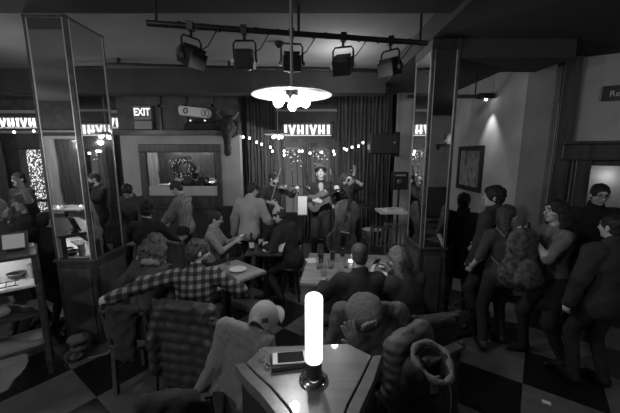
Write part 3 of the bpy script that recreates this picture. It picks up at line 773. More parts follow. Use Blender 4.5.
# loudspeaker by the right curtain
t = thing('loudspeaker', 'large black loudspeaker hung high at the right edge of the curtain', 'speaker', (1.32, 5.7, 2.03))
MB().b2((-.26, -.15, .03), (.24, .15, .38)).build('cabinet', blackp, t, bevel=.015)
MB().b2((-.24, -.165, .05), (.22, -.15, .36)).build('grille', mat('speaker_grille', .03, .8), t)
MB().b2((.2, .0, -.02), (.3, .1, .42)).b2((.1, .02, .38), (.14, .06, 1.24)).build('wall_bracket', metalb, t)
MB().lathe([(.001, 0), (.018, 0), (.016, .006), (.001, .008)], (.16, -.165, .23), 12, Matrix.Rotation(R(90), 3, 'X')).build('badge', mat('badge', .5, .3, .5), t)
t = thing('stage_monitor', 'black amplifier cabinet on a post beside the right curtain', 'amplifier', (1.64, 5.7, .12))
MB().b2((-.13, -.12, 1.3), (.13, .12, 1.62)).build('cabinet', blackp, t, bevel=.01)
MB().tube([(0, 0, .02), (0, 0, 1.3)], .02, 8).build('post', metalb, t)
MB().lathe([(.001, 0), (.2, 0), (.19, .02), (.001, .03)], n=20).build('foot', metalb, t)
MB().lathe([(.001, 0), (.05, 0), (.045, .02), (.02, .03)], (-.03, -.12, 1.45), 14, Matrix.Rotation(R(90), 3, 'X')).build('speaker_cone', mat('grey_metal', .2, .35, .8), t)
MB().b2((-.1, -.13, 1.55), (.08, -.12, 1.58)).build('control_strip', mat('badge', .5, .3, .5), t)

# picture on the right wall and its light
t = thing('framed_picture', 'black framed picture hanging on the right wall past the mirrored pillar', 'picture', (2.85, 5.55, 1.42))
b = MB(); b.b2((-.04, -.42, 0), (0, .42, .08)).b2((-.04, -.42, .7), (0, .42, .78)).b2((-.04, -.42, .08), (0, -.34, .7)).b2((-.04, .34, .08), (0, .42, .7)); b.build('frame', blackp, t, bevel=.005)
MB().b2((-.02, -.34, .08), (-.01, .34, .7)).build('print', mat('picture_print', .22, .3, noise_s=7, noise_a=.8, stretch=(1, 3, 1)), t)
t = thing('picture_light', 'dark bar lamp throwing light down the right wall beside the pillar', 'lamp', (2.45, 5.0, 2.93))
MB().b2((-.95, -.03, -.02), (.28, .03, .03)).build('arm', metalb, t)
MB().b2((.15, -.05, -.03), (.36, .05, .05)).build('lamp_head', metalb, t)
MB().ball((.27, 0, -.035), .022, 10).build('bulb', mat('spot_bulb', 1, .5, emit=8), t, smooth=True)
MB().tube([(.1, 0, .03), (.1, 0, .34)], .01, 8).build('hanger', metalb, t)
# washroom sign
t = thing('door_sign', 'black sign with white letters high on the far right wall', 'sign', (3.66, 4.07, 2.8), an)
MB().b2((0, -.02, -.09), (.5, 0, .09)).build('sign_board', blackp, t, bevel=.004)
text('lettering', 'Res', .1, mat('sign_letters', .6, .5), t, (.14, -.024, -.01), (R(90), 0, 0))
# ---------------------------------------------------------------- furniture
def chair(label, x, y, rz, seat=.45, back=.92, style='slat', m=wood, w=.42, z=0, group=None):
    """rz 0: the sitter looks towards +y"""
    t = thing('chair', label, 'chair', (x, y, z), R(rz), group); h = w/2
    MB().b2((-h, -h, seat-.03), (h, h, seat)).build('seat', m, t, bevel=.012)
    for sx in (-1, 1):
        MB().bar((sx*(h-.03), h-.03, 0), (sx*(h-.03), h-.03, seat-.03), .035, .035).build('leg', m, t)
        MB().bar((sx*(h-.03), -h+.0, 0), (sx*(h-.025), -h+.03, seat-.03), .035, .035).build('leg', m, t)
    b = MB()
    for sx in (-1, 1): b.bar((sx*(h-.02), -h+.02, seat), (sx*(h-.03), -h-.06, back), .035, .03)
    b.bar((-h+.02, -h-.055, back-.03), (h-.02, -h-.055, back-.03), .06, .025)
    if style == 'slat':
        b.bar((-h+.02, -h-.01, seat+.12), (h-.02, -h-.01, seat+.12), .03, .02)
        for i in range(5): xx = -h+.07+i*(w-.14)/4; b.bar((xx, -h-.01, seat+.12), (xx, -h-.055, back-.04), .03, .012)
    elif style == 'pad':
        b.b2((-h+.03, -h-.05, seat+.1), (h-.03, -h-.01, back-.03))
    b.build('backrest', m, t, bevel=.004)
    for sx in (-1, 1): MB().bar((sx*(h-.03), h-.03, .2), (sx*(h-.03), -h+.03, .2), .02, .02).build('stretcher', m, t)
    return t
def stool(label, x, y, h=.7):
    t = thing('bar_stool', label, 'stool', (x, y, 0))
    MB().lathe([(.001, h-.04), (.16, h-.04), (.17, h-.02), (.16, h), (.001, h)], n=24).build('seat', blackp, t, smooth=True)
    for i in range(4): a = PI/4+i*PI/2; MB().tube([(.1*math.cos(a), .1*math.sin(a), h-.04), (.18*math.cos(a), .18*math.sin(a), 0)], .014, 8).build('leg', metalb, t)
    b = MB(); b.tube([(.155*math.cos(a), .155*math.sin(a), .2) for a in [2*PI*i/16 for i in range(16)]], .009, 6, closed=True); b.build('foot_ring', metalb, t)
    return t
def table(label, x, y, rz, w, d, h=.75, m=tablem):
    t = thing('table', label, 'table', (x, y, 0), R(rz))
    MB().b2((-w/2, -d/2, h-.035), (w/2, d/2, h)).build('tabletop', m, t, bevel=.006)
    MB().tube([(0, 0, .03), (0, 0, h-.035)], .035, 12).build('column', metalb, t, smooth=True)
    b = MB(); b.bar((-w*.36, 0, .02), (w*.36, 0, .02), .06, .04); b.bar((0, -d*.36, .02), (0, d*.36, .02), .06, .04); b.build('base', metalb, t)
    return t
def glass(x, y, z, label, h=.12, r=.034, m=glassm, grp=None, fill=None):
    t = MB().lathe([(.001, 0), (r*.8, 0), (r, h), (r*.92, h), (r*.74, .008), (.001, .008)], (0, 0, 0), 16).build('drinking_glass', m, smooth=True)
    t.location = (x, y, z); setp(t, label, 'glass', grp)
    if fill:
        MB().lathe([(.001, .009), (r*.74, .009), (r*.74+(r*.16)*fill, h*fill), (.001, h*fill)], n=16).build('drink', mat('drink_dark', .04, .1), t, smooth=True)
    return t
def bottle(x, y, z, label, h=.25, m=bottlem):
    t = thing('bottle', label, 'bottle', (x, y, z))
    MB().lathe([(.001, 0), (.032, 0), (.033, .01), (.033, h*.55), (.014, h*.74), (.012, h*.97), (.001, h*.97)], n=16).build('glass_body', m, t, smooth=True)
    MB().lathe([(.034, h*.18), (.0345, h*.2), (.0345, h*.46), (.034, h*.48)], n=16).build('paper_label', paper, t, smooth=True)
    MB().lathe([(.001, h*.95), (.014, h*.95), (.014, h), (.001, h)], n=12).build('cap', metalb, t, smooth=True)
def candle(x, y, z, label, p=1.2):
    t = thing('tea_light', label, 'candle', (x, y, z))
    MB().lathe([(.001, 0), (.03, 0), (.036, .06), (.032, .06), (.027, .006), (.001, .006)], n=14).build('holder', glassm, t, smooth=True)
    MB().lathe([(.001, .007), (.022, .007), (.022, .025), (.001, .025)], n=12).build('wax', mat('glowing_wax', .9, .5, emit=1.5), t, smooth=True)
    MB().lathe([(.001, .027), (.004, .03), (.0055, .038), (.002, .05), (.001, .054)], n=8).build('flame', mat('flame', 1, .5, emit=8), t, smooth=True)
def plate(x, y, z, r, label):
    o = MB().lathe([(.001, 0), (r*.6, 0), (r, .018), (r*.97, .021), (r*.58, .006), (.001, .006)], n=26).build('plate', pale, smooth=True); o.location = (x, y, z); setp(o, label, 'plate')

table('low wooden table in front of the man in the checked flannel shirt', -.93, 3.3, 48, .66, .58)
table('wide wooden table covered in glasses in front of the bald man', .5, 3.45, -6, 1.12, 1.0)
table('small dark table crowded with bottles beside the man in the grey sweater', -.62, 4.2, 0, .5, .5, m=wood)
table('long table in front of the cream partition where two men meet', -2.3, 4.55, 0, .7, .5, .78)
table('small side table with papers at the right end of the stage', 1.42, 5.3, 0, .5, .45, .98, m=pale); bpy.data.objects[-1 if False else 0]
T1 = (-.93, 3.3, .751)
glass(-.98, 3.56, .751, 'clear glass at the far corner of the flannel man\'s table', .14, .032)
plate(-.82, 3.36, .751, .1, 'white plate on the table in front of the flannel man')
glass(-1.13, 3.2, .751, 'clear glass by the near left edge of the flannel man\'s table', .09, .034)
MB().box((0, 0, .004), (.14, .2, .006)).build('folded_menu', paper); o = bpy.context.scene.objects['folded_menu']; o.location = (-.93, 3.12, .751); o.rotation_euler.z = .6; setp(o, 'folded paper menu lying on the flannel man\'s table', 'menu')
# centre table
glass(.13, 3.62, .751, 'dark-filled tumbler at the left edge of the wide table, left of its neighbour', .13, .04, fill=.85)
glass(.28, 3.72, .751, 'dark-filled tumbler near the far edge of the wide table', .13, .038, fill=.8)
glass(.42, 3.86, .751, 'dark-filled tumbler at the far edge of the wide table, closest to the stage', .13, .038, fill=.85)
for i, (x, y, lb) in enumerate([(.15, 3.2, 'near left corner of'), (.24, 3.42, 'left middle of'), (.32, 3.1, 'near edge of'), (.42, 3.45, 'centre left of'), (.1, 3.42, 'left edge of')]):
    glass(x, y, .751, 'empty clear tumbler standing at the %s the wide centre table' % lb, .11, .034)
plate(.92, 3.45, .751, .12, 'white plate of food at the right end of the wide centre table')
S = SDF(.02); S.ell((0, 0, .03), (.06, .05, .03)); S.ell((.03, .03, .04), (.03, .03, .025))
o = np_obj('food', [S.mesh(.009, fold=.003, ff=4)], mat('food', .12, .6)); o.location = (.92, 3.45, .757); setp(o, 'dark helping of food on the white plate', 'food')
MB().box((0, 0, .003), (.13, .17, .005)).build('paper_napkin', paper); o = bpy.data.objects['paper_napkin']; o.location = (.02, 3.68, .752); o.rotation_euler.z = .3; setp(o, 'white paper napkin on the left edge of the wide centre table', 'napkin')
MB().box((0, 0, .003), (.12, .15, .005)).build('paper_napkin', paper); o = bpy.context.scene.objects[-1]; o.location = (.82, 3.22, .752); o.rotation_euler.z = .7; setp(o, 'white paper napkin in front of the blonde woman', 'napkin')
candle(.5, 3.62, .751, 'small glowing candle in the middle of the wide centre table')
# table of bottles
for i, (x, y, lb) in enumerate([(-.8, 4.1, 'leftmost bottle on the small crowded table'), (-.7, 4.28, 'bottle at the back of the small crowded table'), (-.62, 4.15, 'middle bottle on the small crowded table')]):
    bottle(x, y, .751, lb)
glass(-.52, 4.3, .751, 'clear glass beside the bottles on the small crowded table', .12); plate(-.55, 4.07, .751, .1, 'plate at the near edge of the small crowded table')
o = MB().box((0, 0, .0), (.1, .14, .004), M=Matrix.Rotation(.9, 3, 'X')).build('paper_menu', paper); o.location = (-.4, 4.08, .81); o.rotation_euler.z = -.5; setp(o, 'pale paper card leaning at the right edge of the small crowded table', 'menu')
# long table
for x, y, lb in [(-2.5, 4.6, 'glass near the left end of the long table'), (-2.2, 4.66, 'glass in the middle of the long table'), (-2.05, 4.5, 'glass at the right end of the long table')]: glass(x, y, .781, lb, .13)
plate(-2.32, 4.5, .781, .11, 'white plate on the long table before the partition')
candle(-2.4, 4.42, .781, 'small candle on the long table before the partition')
# side table on the stage
bpy.context.view_layer.update()
for o in bpy.data.objects:
    if o.get('label', '').startswith('small side table with papers'): o.location.z = .12; 
for i, (x, y, lb) in enumerate([(1.35, 5.28, 'pale open booklet on the side table at the right of the stage'), (1.52, 5.34, 'stack of papers at the right of the side table on stage')]):
    o = MB().box((0, 0, .012), (.2, .26, .024)).build('booklet', paper, bevel=.004); o.location = (x, y, 1.1); o.rotation_euler.z = .3-.5*i; setp(o, lb, 'papers')
chair('slatted wooden chair standing before the side table at the right of the stage', 1.42, 4.72, 180, .46, .95, m=mat('pale_wood', .13, .5))
# music stand with a white sheet
t = thing('music_stand', 'music stand holding white sheets between violinist and singer', 'music stand', (-.13, 5.2, .12))
MB().tube([(0, 0, .02), (0, 0, .95)], .01, 8).build('pole', metalb, t)
for a in (0, 2.1, 4.2): MB().tube([(0, 0, .15), (.22*math.cos(a), .22*math.sin(a), .0)], .008, 6).build('leg', metalb, t)
M = Matrix.Rotation(R(-14), 3, 'X')
MB().box((0, 0, 1.07), (.17, .012, .34), M=M).build('desk', metalb, t); MB().box((0, -.012, 1.08), (.15, .004, .31), M=M).build('sheet_music', mat('sheet_paper', .55, .8), t)
def mic_stand(x, y, h, label):
    t = thing('microphone_stand', label, 'microphone', (x, y, .12))
    MB().tube([(0, 0, .02), (0, 0, h)], .008, 8).build('pole', metalb, t)
    for a in (.5, 2.6, 4.7): MB().tube([(0, 0, .1), (.25*math.cos(a), .25*math.sin(a), .0)], .008, 6).build('leg', metalb, t)
    MB().tube([(0, 0, h), (.0, .18, h+.1)], .007, 6).build('boom', metalb, t)
    MB().lathe([(.001, 0), (.012, 0), (.016, .1), (.026, .13), (.02, .165), (.001, .17)], (0, .17, h+.09), 12, Matrix.Rotation(R(-60), 3, 'X')).build('microphone', mat('grey_metal', .2, .35, .8), t, smooth=True)
mic_stand(.36, 5.05, 1.5, 'microphone stand in front of the singer with the guitar')
# drum and cymbal beside the bass
t = thing('snare_drum', 'drum on a chromed stand right of the double bass', 'drum', (1.08, 5.25, .12))
MB().lathe([(.001, .5), (.17, .5), (.175, .51), (.175, .64), (.17, .65), (.001, .65)], n=28).build('shell', mat('drum_shell', .1, .3), t, smooth=True)
MB().lathe([(.001, .648), (.165, .651), (.001, .654)], n=28).build('drumhead', pale, t)
b = MB(); 
for z in (.505, .645): b.tube([(.178*math.cos(a), .178*math.sin(a), z) for a in [2*PI*i/24 for i in range(24)]], .007, 6, closed=True)
for i in range(8): a = i*PI/4; b.tube([(.185*math.cos(a), .185*math.sin(a), .505), (.185*math.cos(a), .185*math.sin(a), .645)], .004, 6)
b.build('hoop', chrome, t)
for i in range(3): a = .4+i*2.09; MB().tube([(.0, .0, .3), (.28*math.cos(a), .28*math.sin(a), 0)], .009, 6).build('leg', chrome, t); MB().tube([(0, 0, .3), (.16*math.cos(a), .16*math.sin(a), .5)], .008, 6).build('support_arm', chrome, t)
t = thing('cymbal', 'thin cymbal on a stand behind the drum', 'cymbal', (1.0, 5.75, .12))
MB().lathe([(.001, 1.01), (.04, 1.0), (.2, .98), (.2, .977), (.001, .99)], n=28).build('disc', mat('cymbal_metal', .4, .3, 1), t, smooth=True)
MB().tube([(0, 0, .05), (0, 0, 1.03)], .009, 8).build('pole', chrome, t)
for i in range(3): a = .9+i*2.09; MB().tube([(0, 0, .3), (.24*math.cos(a), .24*math.sin(a), 0)], .009, 6).build('leg', chrome, t)
chair('dark wooden chair on the stage right of the drum', 1.05, 4.72, 150, .45, .9)

# ---------------------------------------------------------------- service cart at the left
t = thing('service_cart', 'dark shelved service unit in the left corner with a lit middle shelf', 'cart', (-2.47, 2.66, 0), R(40))
# local: x to the left is negative along the front edge, y to the back
for x in (-1.1, -.0):
    for y in (0, .36): MB().b2((x-.02, y-.02, 0), (x+.02, y+.02, 1.17)).build('post', woodh, t, bevel=.003)
for z, nm in ((.28, 'bottom_shelf'), (.6, 'lower_shelf'), (.88, 'lit_shelf')):
    MB().b2((-1.1, -.02, z), (0, .38, z+.02)).build(nm, pale if nm == 'lit_shelf' else wood, t)
MB().b2((-1.14, -.04, 1.15), (.02, .4, 1.18)).build('worktop', wood, t, bevel=.004)
MB().b2((-1.08, .36, .9), (-.02, .375, 1.15)).build('back_panel', pale, t)
MB().tube([(-.95, .12, 1.135), (-.15, .12, 1.135)], .012, 8).build('shelf_light', mat('shelf_tube', 1, .5, emit=9), t)
b = MB()
for i in range(11): b.tube([(-.75+i*.06, .0, .925), (-.75+i*.06, .14, .925)], .004, 6)
b.tube([(-.77, .0, .92), (-.13, .0, .92)], .005, 6); b.tube([(-.77, .14, .92), (-.13, .14, .92)], .005, 6); b.build('wire_rack', metalb, t)
cm = Matrix.Translation((-2.47, 2.66, 0)) @ Matrix.Rotation(R(40), 4, 'Z')
def on_cart(o, x, y, z): p = cm @ Vector((x, y, z)); o.location = p; return o
def bowl(label, x, y, z, r, m=blackp):
    t = thing('bowl', label, 'bowl', cm @ Vector((x, y, z)))
    MB().lathe([(.001, 0), (r*.5, 0), (r*.9, r*.35), (r, r*.75), (r*.93, r*.75), (r*.8, r*.35), (.001, .01)], n=24).build('bowl_body', m, t, smooth=True)
    MB().tube([(r*math.cos(a), r*math.sin(a), r*.75) for a in [2*PI*i/24 for i in range(24)]], .006, 6, closed=True).build('rim', mat('grey_metal', .2, .35, .8), t)
bowl('round black bowl standing on the lit shelf', -.15, .27, .9, .07)
bowl('dark bowl at the left of the lit shelf', -.33, .27, .9, .06)
o = MB().b2((-.022, -.03, 0), (.022, .03, .14)).build('napkin_box', mat('grey_box', .3, .6), bevel=.006); on_cart(o, -.035, .2, .9); setp(o, 'grey box at the right end of the lit shelf', 'box')
o = MB().lathe([(.001, .0), (.03, .0), (.05, .01), (.001, .03)], n=16).build('ladle_bowl', mat('grey_metal', .2, .35, .8)); o.name = 'ladle'; on_cart(o, -.1, .12, .62)
MB().tube([(.0, 0, .02), (-.12, .03, .04), (-.2, .04, .03)], .006, 6).build('handle', mat('grey_metal', .2, .35, .8), o); setp(o, 'metal ladle lying on the shelf below the lit one', 'ladle')
o = MB().ball((0, 0, .05), (.06, .06, .05), 14).build('round_tin', mat('grey_box', .3, .6), smooth=True); on_cart(o, -.27, .1, .62); setp(o, 'small round container on the shelf under the wire rack', 'tin')
t = thing('serving_tray', 'large pale tray on the bottom shelf of the service unit', 'tray', cm @ Vector((-.22, .16, .3)), R(40))
MB().b2((-.2, -.14, 0), (.2, .14, .015)).build('tray_base', mat('tray_grey', .3, .5), t, bevel=.005)
b = MB(); b.b2((-.21, -.15, 0), (.21, -.135, .035)).b2((-.21, .135, 0), (.21, .15, .035)).b2((-.21, -.135, 0), (-.195, .135, .035)).b2((.195, -.135, 0), (.21, .135, .035)); b.build('tray_rim', mat('tray_grey', .3, .5), t, bevel=.004)
t = thing('tablet', 'tablet screen propped on the top of the service unit', 'tablet', cm @ Vector((-.13, .22, 1.18)), R(35))
M = Matrix.Rotation(R(-20), 3, 'X')
MB().box((0, 0, .09), (.2, .012, .17), M=M).build('case', blackp, t, bevel=.004); MB().box((0, -.009, .09), (.15, .004, .13), M=M).build('screen', mat('dim_screen', .25, .2, emit=.05), t)
MB().b2((-.06, -.02, 0), (.06, .07, .01)).build('stand_foot', blackp, t)
o = MB().lathe([(.001, 0), (.035, 0), (.04, .02), (.001, .03)], n=16).build('small_dish', pale, smooth=True); on_cart(o, -.27, .2, 1.18); setp(o, 'tiny white dish on top of the service unit', 'dish')
o = MB().lathe([(.001, 0), (.02, 0), (.02, .03), (.001, .03)], n=12).build('salt_pot', pale, smooth=True); on_cart(o, -.02, .3, 1.18); setp(o, 'small white pot on the right end of the service unit', 'pot')
# things on the floor by the pillar
o = MB().tube([(-2.25, 2.86, .005), (-2.1, 2.92, .01), (-2.05, 2.98, .08), (-2.09, 3.02, .2), (-2.12, 3.05, .32), (-2.06, 3.08, .42), (-2.0, 3.1, .46)], .011, 8).build('cable', mat('grey_cable', .22, .5), smooth=True); setp(o, 'grey cable curving up from the floor beside the left pillar', 'cable')
S = SDF(.03)
for i in range(5): S.ell((random.uniform(-.05, .05), random.uniform(-.05, .05), .05+.05*i), (.09, .08, .05))
o = np_obj('cloth_bundle', [S.mesh(.014, fold=.008, ff=2)], mat('bundle_cloth', .12, .9)); o.location = (-2.34, 2.84, 0); setp(o, 'rumpled cloth bundle on the floor between service unit and pillar', 'cloth')
t = thing('floor_reflector', 'small pale object on the floor at the lower right', 'litter', (2.02, 2.4, 0))
bpy.data.objects.remove(t)
o = MB().box((0, 0, .003), (.06, .04, .005)).build('paper_scrap', paper); o.location = (1.98, 2.29, 0.0); o.rotation_euler.z = -.5; setp(o, 'small white paper scrap on the floor at the lower right', 'paper')

# ---------------------------------------------------------------- foreground lamp table
inner = [(-.25, 1.49), (.2, 1.52), (.31, 1.42), (.235, 1.27), (.15, 1.11), (.1, .98), (.03, .92), (-.03, .99), (-.08, 1.09), (-.17, 1.21), (-.245, 1.29), (-.31, 1.365)]
cxm, cym = sum(p[0] for p in inner)/len(inner), sum(p[1] for p in inner)/len(inner)
def grow(poly, d): 
    o = []
    n_ = len(poly)
    for i in range(n_):
        a, b_, c = Vector(poly[i-1]), Vector(poly[i]), Vector(poly[(i+1) % n_])
        n1 = Vector((-(b_-a).y, (b_-a).x)).normalized(); n2 = Vector((-(c-b_).y, (c-b_).x)).normalized(); q = (n1+n2).normalized()
        o.append(tuple(b_+q*d))
    return o
t = thing('lamp_table', 'high wooden table at the front edge with the glowing tube lamp on it', 'table', (0, 0, 0))
ttm = mat('lamp_table_wood', .15, .28, noise_s=22, noise_a=.25, stretch=(.15, 1, 1), coat=.3)
MB().prism(inner[::-1], 1.02, 1.05).build('tabletop', ttm, t, bevel=.003)
outer = grow(inner, .055); gap = grow(inner, .008)
b = MB()
for i in range(2, 12):
    a, c, d, e = gap[i], gap[(i+1) % 12], outer[(i+1) % 12], outer[i]
    if i == 11: continue
    b.prism([a, c, d, e][::-1], .99, 1.045)
b.build('rim_band', ttm, t)
low = grow(inner, .03)
MB().prism(low[::-1], 0, 1.0).build('panelled_base', mat('dark_base', .03, .5), t, bevel=.01)
# tube lamp
t = thing('tube_lamp', 'glowing white cylinder lamp on the high foreground table', 'lamp', (.017, 1.245, 1.05))
MB().lathe([(.001, 0), (.066, 0), (.066, .008), (.058, .018), (.04, .028), (.001, .03)], n=36).build('base', chrome, t, smooth=True)
MB().lathe([(.001, .02), (.036, .02), (.036, .1), (.001, .1)], n=32).build('collar', mat('dark_collar', .08, .3, .5), t, smooth=True)
MB().lathe([(.001, .1), (.037, .1), (.0385, .108), (.0385, .39), (.036, .402), (.028, .41), (.001, .412)], n=36).build('frosted_tube', mat('frosted_glow', 1, .4, emit=.95), t, smooth=True)
# phone, wallet, cable
t = thing('smartphone', 'white-edged smartphone lying screen up on a dark wallet', 'phone', (-.095, 1.36, 1.076), R(7)); t.scale = (1.1, 1.15, 1)
MB().b2((-.078, -.038, 0), (.078, .038, .008)).build('case', mat('phone_white', .8, .35), t, bevel=.003)
MB().b2((-.056, -.033, .008), (.058, .033, .0092)).build('screen', mat('phone_screen', .02, .08), t)
t = thing('wallet', 'dark wallet with a clasp lying under the smartphone', 'wallet', (-.11, 1.35, 1.05), R(12)); t.scale = (.95, .95, .85)
MB().b2((-.085, -.05, 0), (.09, .055, .03)).build('leather', mat('dark_leather', .04, .4, bump=.3), t, bevel=.01); MB().b2((-.087, -.052, .013), (.092, .057, .017)).build('zip', mat('grey_metal', .2, .35, .8), t)
o = MB().tube([(-.2, 1.42, 1.056), (-.235, 1.43, 1.08), (-.25, 1.41, 1.09), (-.245, 1.385, 1.07), (-.22, 1.37, 1.057), (-.2, 1.345, 1.056), (-.18, 1.33, 1.056), (-.2, 1.31, 1.056), (-.215, 1.335, 1.06), (-.21, 1.37, 1.085), (-.195, 1.39, 1.085)], .004, 8).build('earphone_cable', mat('grey_cable2', .35, .4), smooth=True); setp(o, 'coiled earphone cable beside the wallet', 'cable')

# ---------------------------------------------------------------- clothes over the chairs
def draped(name, label, m, loc, rz, w, top, drop, depth=.07, quilt=0, sleeves=True, lean=0.0, flare=.0, fold=.006, cat='coat'):
    S = SDF(.05)
    h = w/2
    S.cap((-h+.03, 0, top), (h-.03, 0, top), depth*.8)
    for i in range(4):
        x = -h+.06+i*(w-.12)/3; S.cap((x, -.02, top-.03), (x*(1+flare)+lean, -.05, top-drop), depth*.75, depth*.7, n=(0, 1, 0), f=1.5)
    for i in range(3):
        x = -h+.1+i*(w-.2)/2; S.cap((x, .06, top-.02), (x, .12, top-drop*.55), depth*.5, depth*.45)
    if sleeves:
        for s in (-1, 1): S.cap((s*h, 0, top-.01), (s*(h+.05), -.04, top-.25), .062, .055); S.cap((s*(h+.05), -.04, top-.25), (s*(h+.03)+lean, -.08, top-.5), .055, .042)
    S.cap((-.1, -.03, top+.05), (.1, -.03, top+.05), .035)
    d = (lambda X, Y, Z: -.009*np.abs(np.sin(Z*PI/quilt))+0*X+0*Y) if quilt else None
    o = np_obj(name, [S.mesh(.011, fold=fold, ff=1.6, disp=d)], m); o.location = loc; o.rotation_euler.z = R(rz); setp(o, label, cat); return o
palecoat = mat('pale_coat_cloth', .23, .95, noise_s=30, noise_a=.15, bump=.5, bscale=80)
darkcoat = mat('dark_coat_cloth', .03, .85, noise_s=15, noise_a=.25, bump=.4)
puffer = mat('puffer_cloth', .036, .5, noise_s=15, noise_a=.2)
chair('chair under the pale coat and the cap, left of the foreground table', -.42, 2.16, -25, .46, .93, 'pad', w=.4)
draped('draped_coat', 'long pale coat hanging over the chair left of the lamp', palecoat, (-.43, 1.86, 0), -28, .34, .9, .82, sleeves=True, lean=-.16, flare=.2, fold=.003)
chair('chair of the man in the checked flannel shirt, with a quilted jacket over it', -1.02, 2.56, -12, .46, .9, 'pad')
draped('puffer_jacket', 'dark quilted jacket hanging over the flannel man\'s chair', puffer, (-.98, 2.26, 0), -12, .42, .85, .6, .07, quilt=.085, fold=.003, cat='jacket')
chair('chair of the curly-haired woman', -1.48, 2.58, -5, .46, .84, 'pad')
draped('draped_coat', 'dark coat hanging from the curly-haired woman\'s chair', darkcoat, (-1.48, 2.31, 0), -5, .24, .8, .34, .05, sleeves=False)
chair('empty dark chair at the bottom left of the foreground table', -.74, 1.66, 10, .46, .82, 'pad', w=.4)
draped('draped_coat', 'dark coat over the nearest empty chair at the bottom left', mat('black_coat_cloth', .03, .9, bump=.4), (-.72, 1.38, 0), 10, .26, .8, .5, sleeves=False)
chair('chair of the bald man, with coats over it', .44, 2.42, 0, .46, .92, 'pad')
draped('draped_coat', 'grey coat with a thick collar hanging over the bald man\'s chair', mat('grey_coat_cloth', .11, .9, bump=.5, noise_s=20, noise_a=.2), (.44, 2.12, 0), 0, .44, .92, .7, .07)
chair('chair of the long-haired woman', .88, 2.38, 12, .46, .9, 'pad')
draped('draped_coat', 'black coat hanging over the long-haired woman\'s chair', mat('black_coat_cloth', .03, .9), (.93, 2.11, 0), 12, .26, .8, .42, .05, sleeves=False)
chair('empty chair right of the foreground table, hung with a quilted coat', .66, 1.86, 30, .46, .93, 'pad', w=.38)
q = draped('puffer_jacket', 'grey quilted jacket slipping off the chair right of the felt cap', mat('grey_puffer', .12, .6, noise_s=12, noise_a=.2), (.62, 1.78, 0), 40, .3, .92, .5, .05, quilt=.05, fold=.004, cat='jacket')
# open-necked hanging jacket with pale hood edge
t = thing('hooded_jacket', 'jacket with a pale-edged open hood hanging on the chair at the lower right', 'jacket', (.68, 1.58, .0), R(15))
S = SDF(.04)
S.cap((-.02, .0, .82), (.02, -.02, .3), .12, .13, n=(0, 1, 0), f=1.3); S.ell((0, 0, .86), (.13, .1, .1)); S.ell((0, -.03, .94), (.085, .085, .16), op='-', k=.01)
S.cap((-.11, .02, .85), (-.14, -.02, .45), .055, .045); S.cap((.11, .0, .85), (.15, -.02, .5), .055, .045)
np_obj('jacket_body', [S.mesh(.011, fold=.006, ff=2)], darkcoat, t)
pts = []
for i in range(24): a = 2*PI*i/24; pts.append((.1*math.cos(a)*(1+.1*math.sin(3*a)), -.02+.105*math.sin(a), .915+.05*math.sin(a)))
MB().tube(pts, [.017+.005*math.sin(i*1.7) for i in range(24)], 8, closed=True).build('hood_edge', mat('hood_edge', .2, .95, bump=.8), t, smooth=True)
MB().box((-.04, -.1, .84), (.05, .012, .1)).build('lining_label', mat('lining', .16, .8), t, bevel=.004)
MB().tube([(.02, -.13, .86), (.03, -.14, .8), (.03, -.15, .6)], .006, 6).build('zip', chrome, t)
# baseball cap on the pale coat
t = thing('baseball_cap', 'pale baseball cap with a small dark patch resting on the pale coat', 'cap', (0, 0, 0))
M4 = Matrix.Translation((-.30, 1.885, .975)) @ Matrix.Rotation(R(-22), 4, 'Z') @ Matrix.Rotation(R(6), 4, 'X') @ Matrix.Scale(1.12, 4)
capm = mat('cap_cloth', .36, .9, bump=.3); b = MB(); v = []; N = 28
N = 56
for i in range(9):
    e = PI/2*i/8*.98
    for k in range(N):
        a = 2*PI*k/N; r_ = math.cos(e); zz = .12*math.sin(e)
        if i == 0 and 3*PI/2-.62 < a < 3*PI/2+.62: zz = .062*math.cos((a-3*PI/2)/.62*PI/2)**.7
        v.append((.085*r_*math.cos(a), .1*r_*math.sin(a)*(1 if math.sin(a) > 0 else 1), zz if i == 0 else max(zz, (.062*math.cos(min(abs(a-3*PI/2), .62)/.62*PI/2)**.7+.004*i) if abs(a-3*PI/2) < .62 else zz)))
b.add(v, [(i*N+k, i*N+(k+1) % N, (i+1)*N+(k+1) % N, (i+1)*N+k) for i in range(8) for k in range(N)]+[tuple(8*N+k for k in range(N))])
b.build('crown', capm, t, smooth=True, solid=.004)
b = MB(); v = []; NB = 16
for j in range(5):
    for i in range(NB+1):
        a = R(20)+R(140)*i/NB; u = j/4; L = .075*u*math.sin((a-R(20))/R(140)*PI)**.5
        v.append((.085*math.cos(a)*(1+.12*u), .1*math.sin(a)+L, .002-.018*u*(math.cos(a)**2)-.012*u))
b.add(v, [(j*(NB+1)+i, j*(NB+1)+i+1, (j+1)*(NB+1)+i+1, (j+1)*(NB+1)+i) for j in range(4) for i in range(NB)])
b.build('brim', capm, t, smooth=True, solid=.005)
MB().ball((0, 0, .12), (.009, .009, .005), 10).build('button', capm, t, smooth=True)
b = MB(); b.tube([(.085*math.cos(a), .1*math.sin(a)-.002, .006) for a in [3*PI/2-.5+i*.1 for i in range(11)]], .007, 6); b.build('back_strap', capm, t, smooth=True)
MB().lathe([(.9, .0), (.88, .35), (.7, .75), (.3, 1.0), (.001, 1.04)], n=28, M=Matrix.Diagonal((.083, .097, .108))).build('lining', mat('cap_lining', .02, .9), t, smooth=True)
MB().box((.055, -.076, .062), (.034, .006, .026), M=Matrix.Rotation(R(32), 3, 'Z') @ Matrix.Rotation(R(-32), 3, 'X')).build('patch', mat('cap_patch', .03, .7), t)
t.location = M4.to_translation(); t.rotation_euler = M4.to_euler(); t.scale = (1.12,)*3
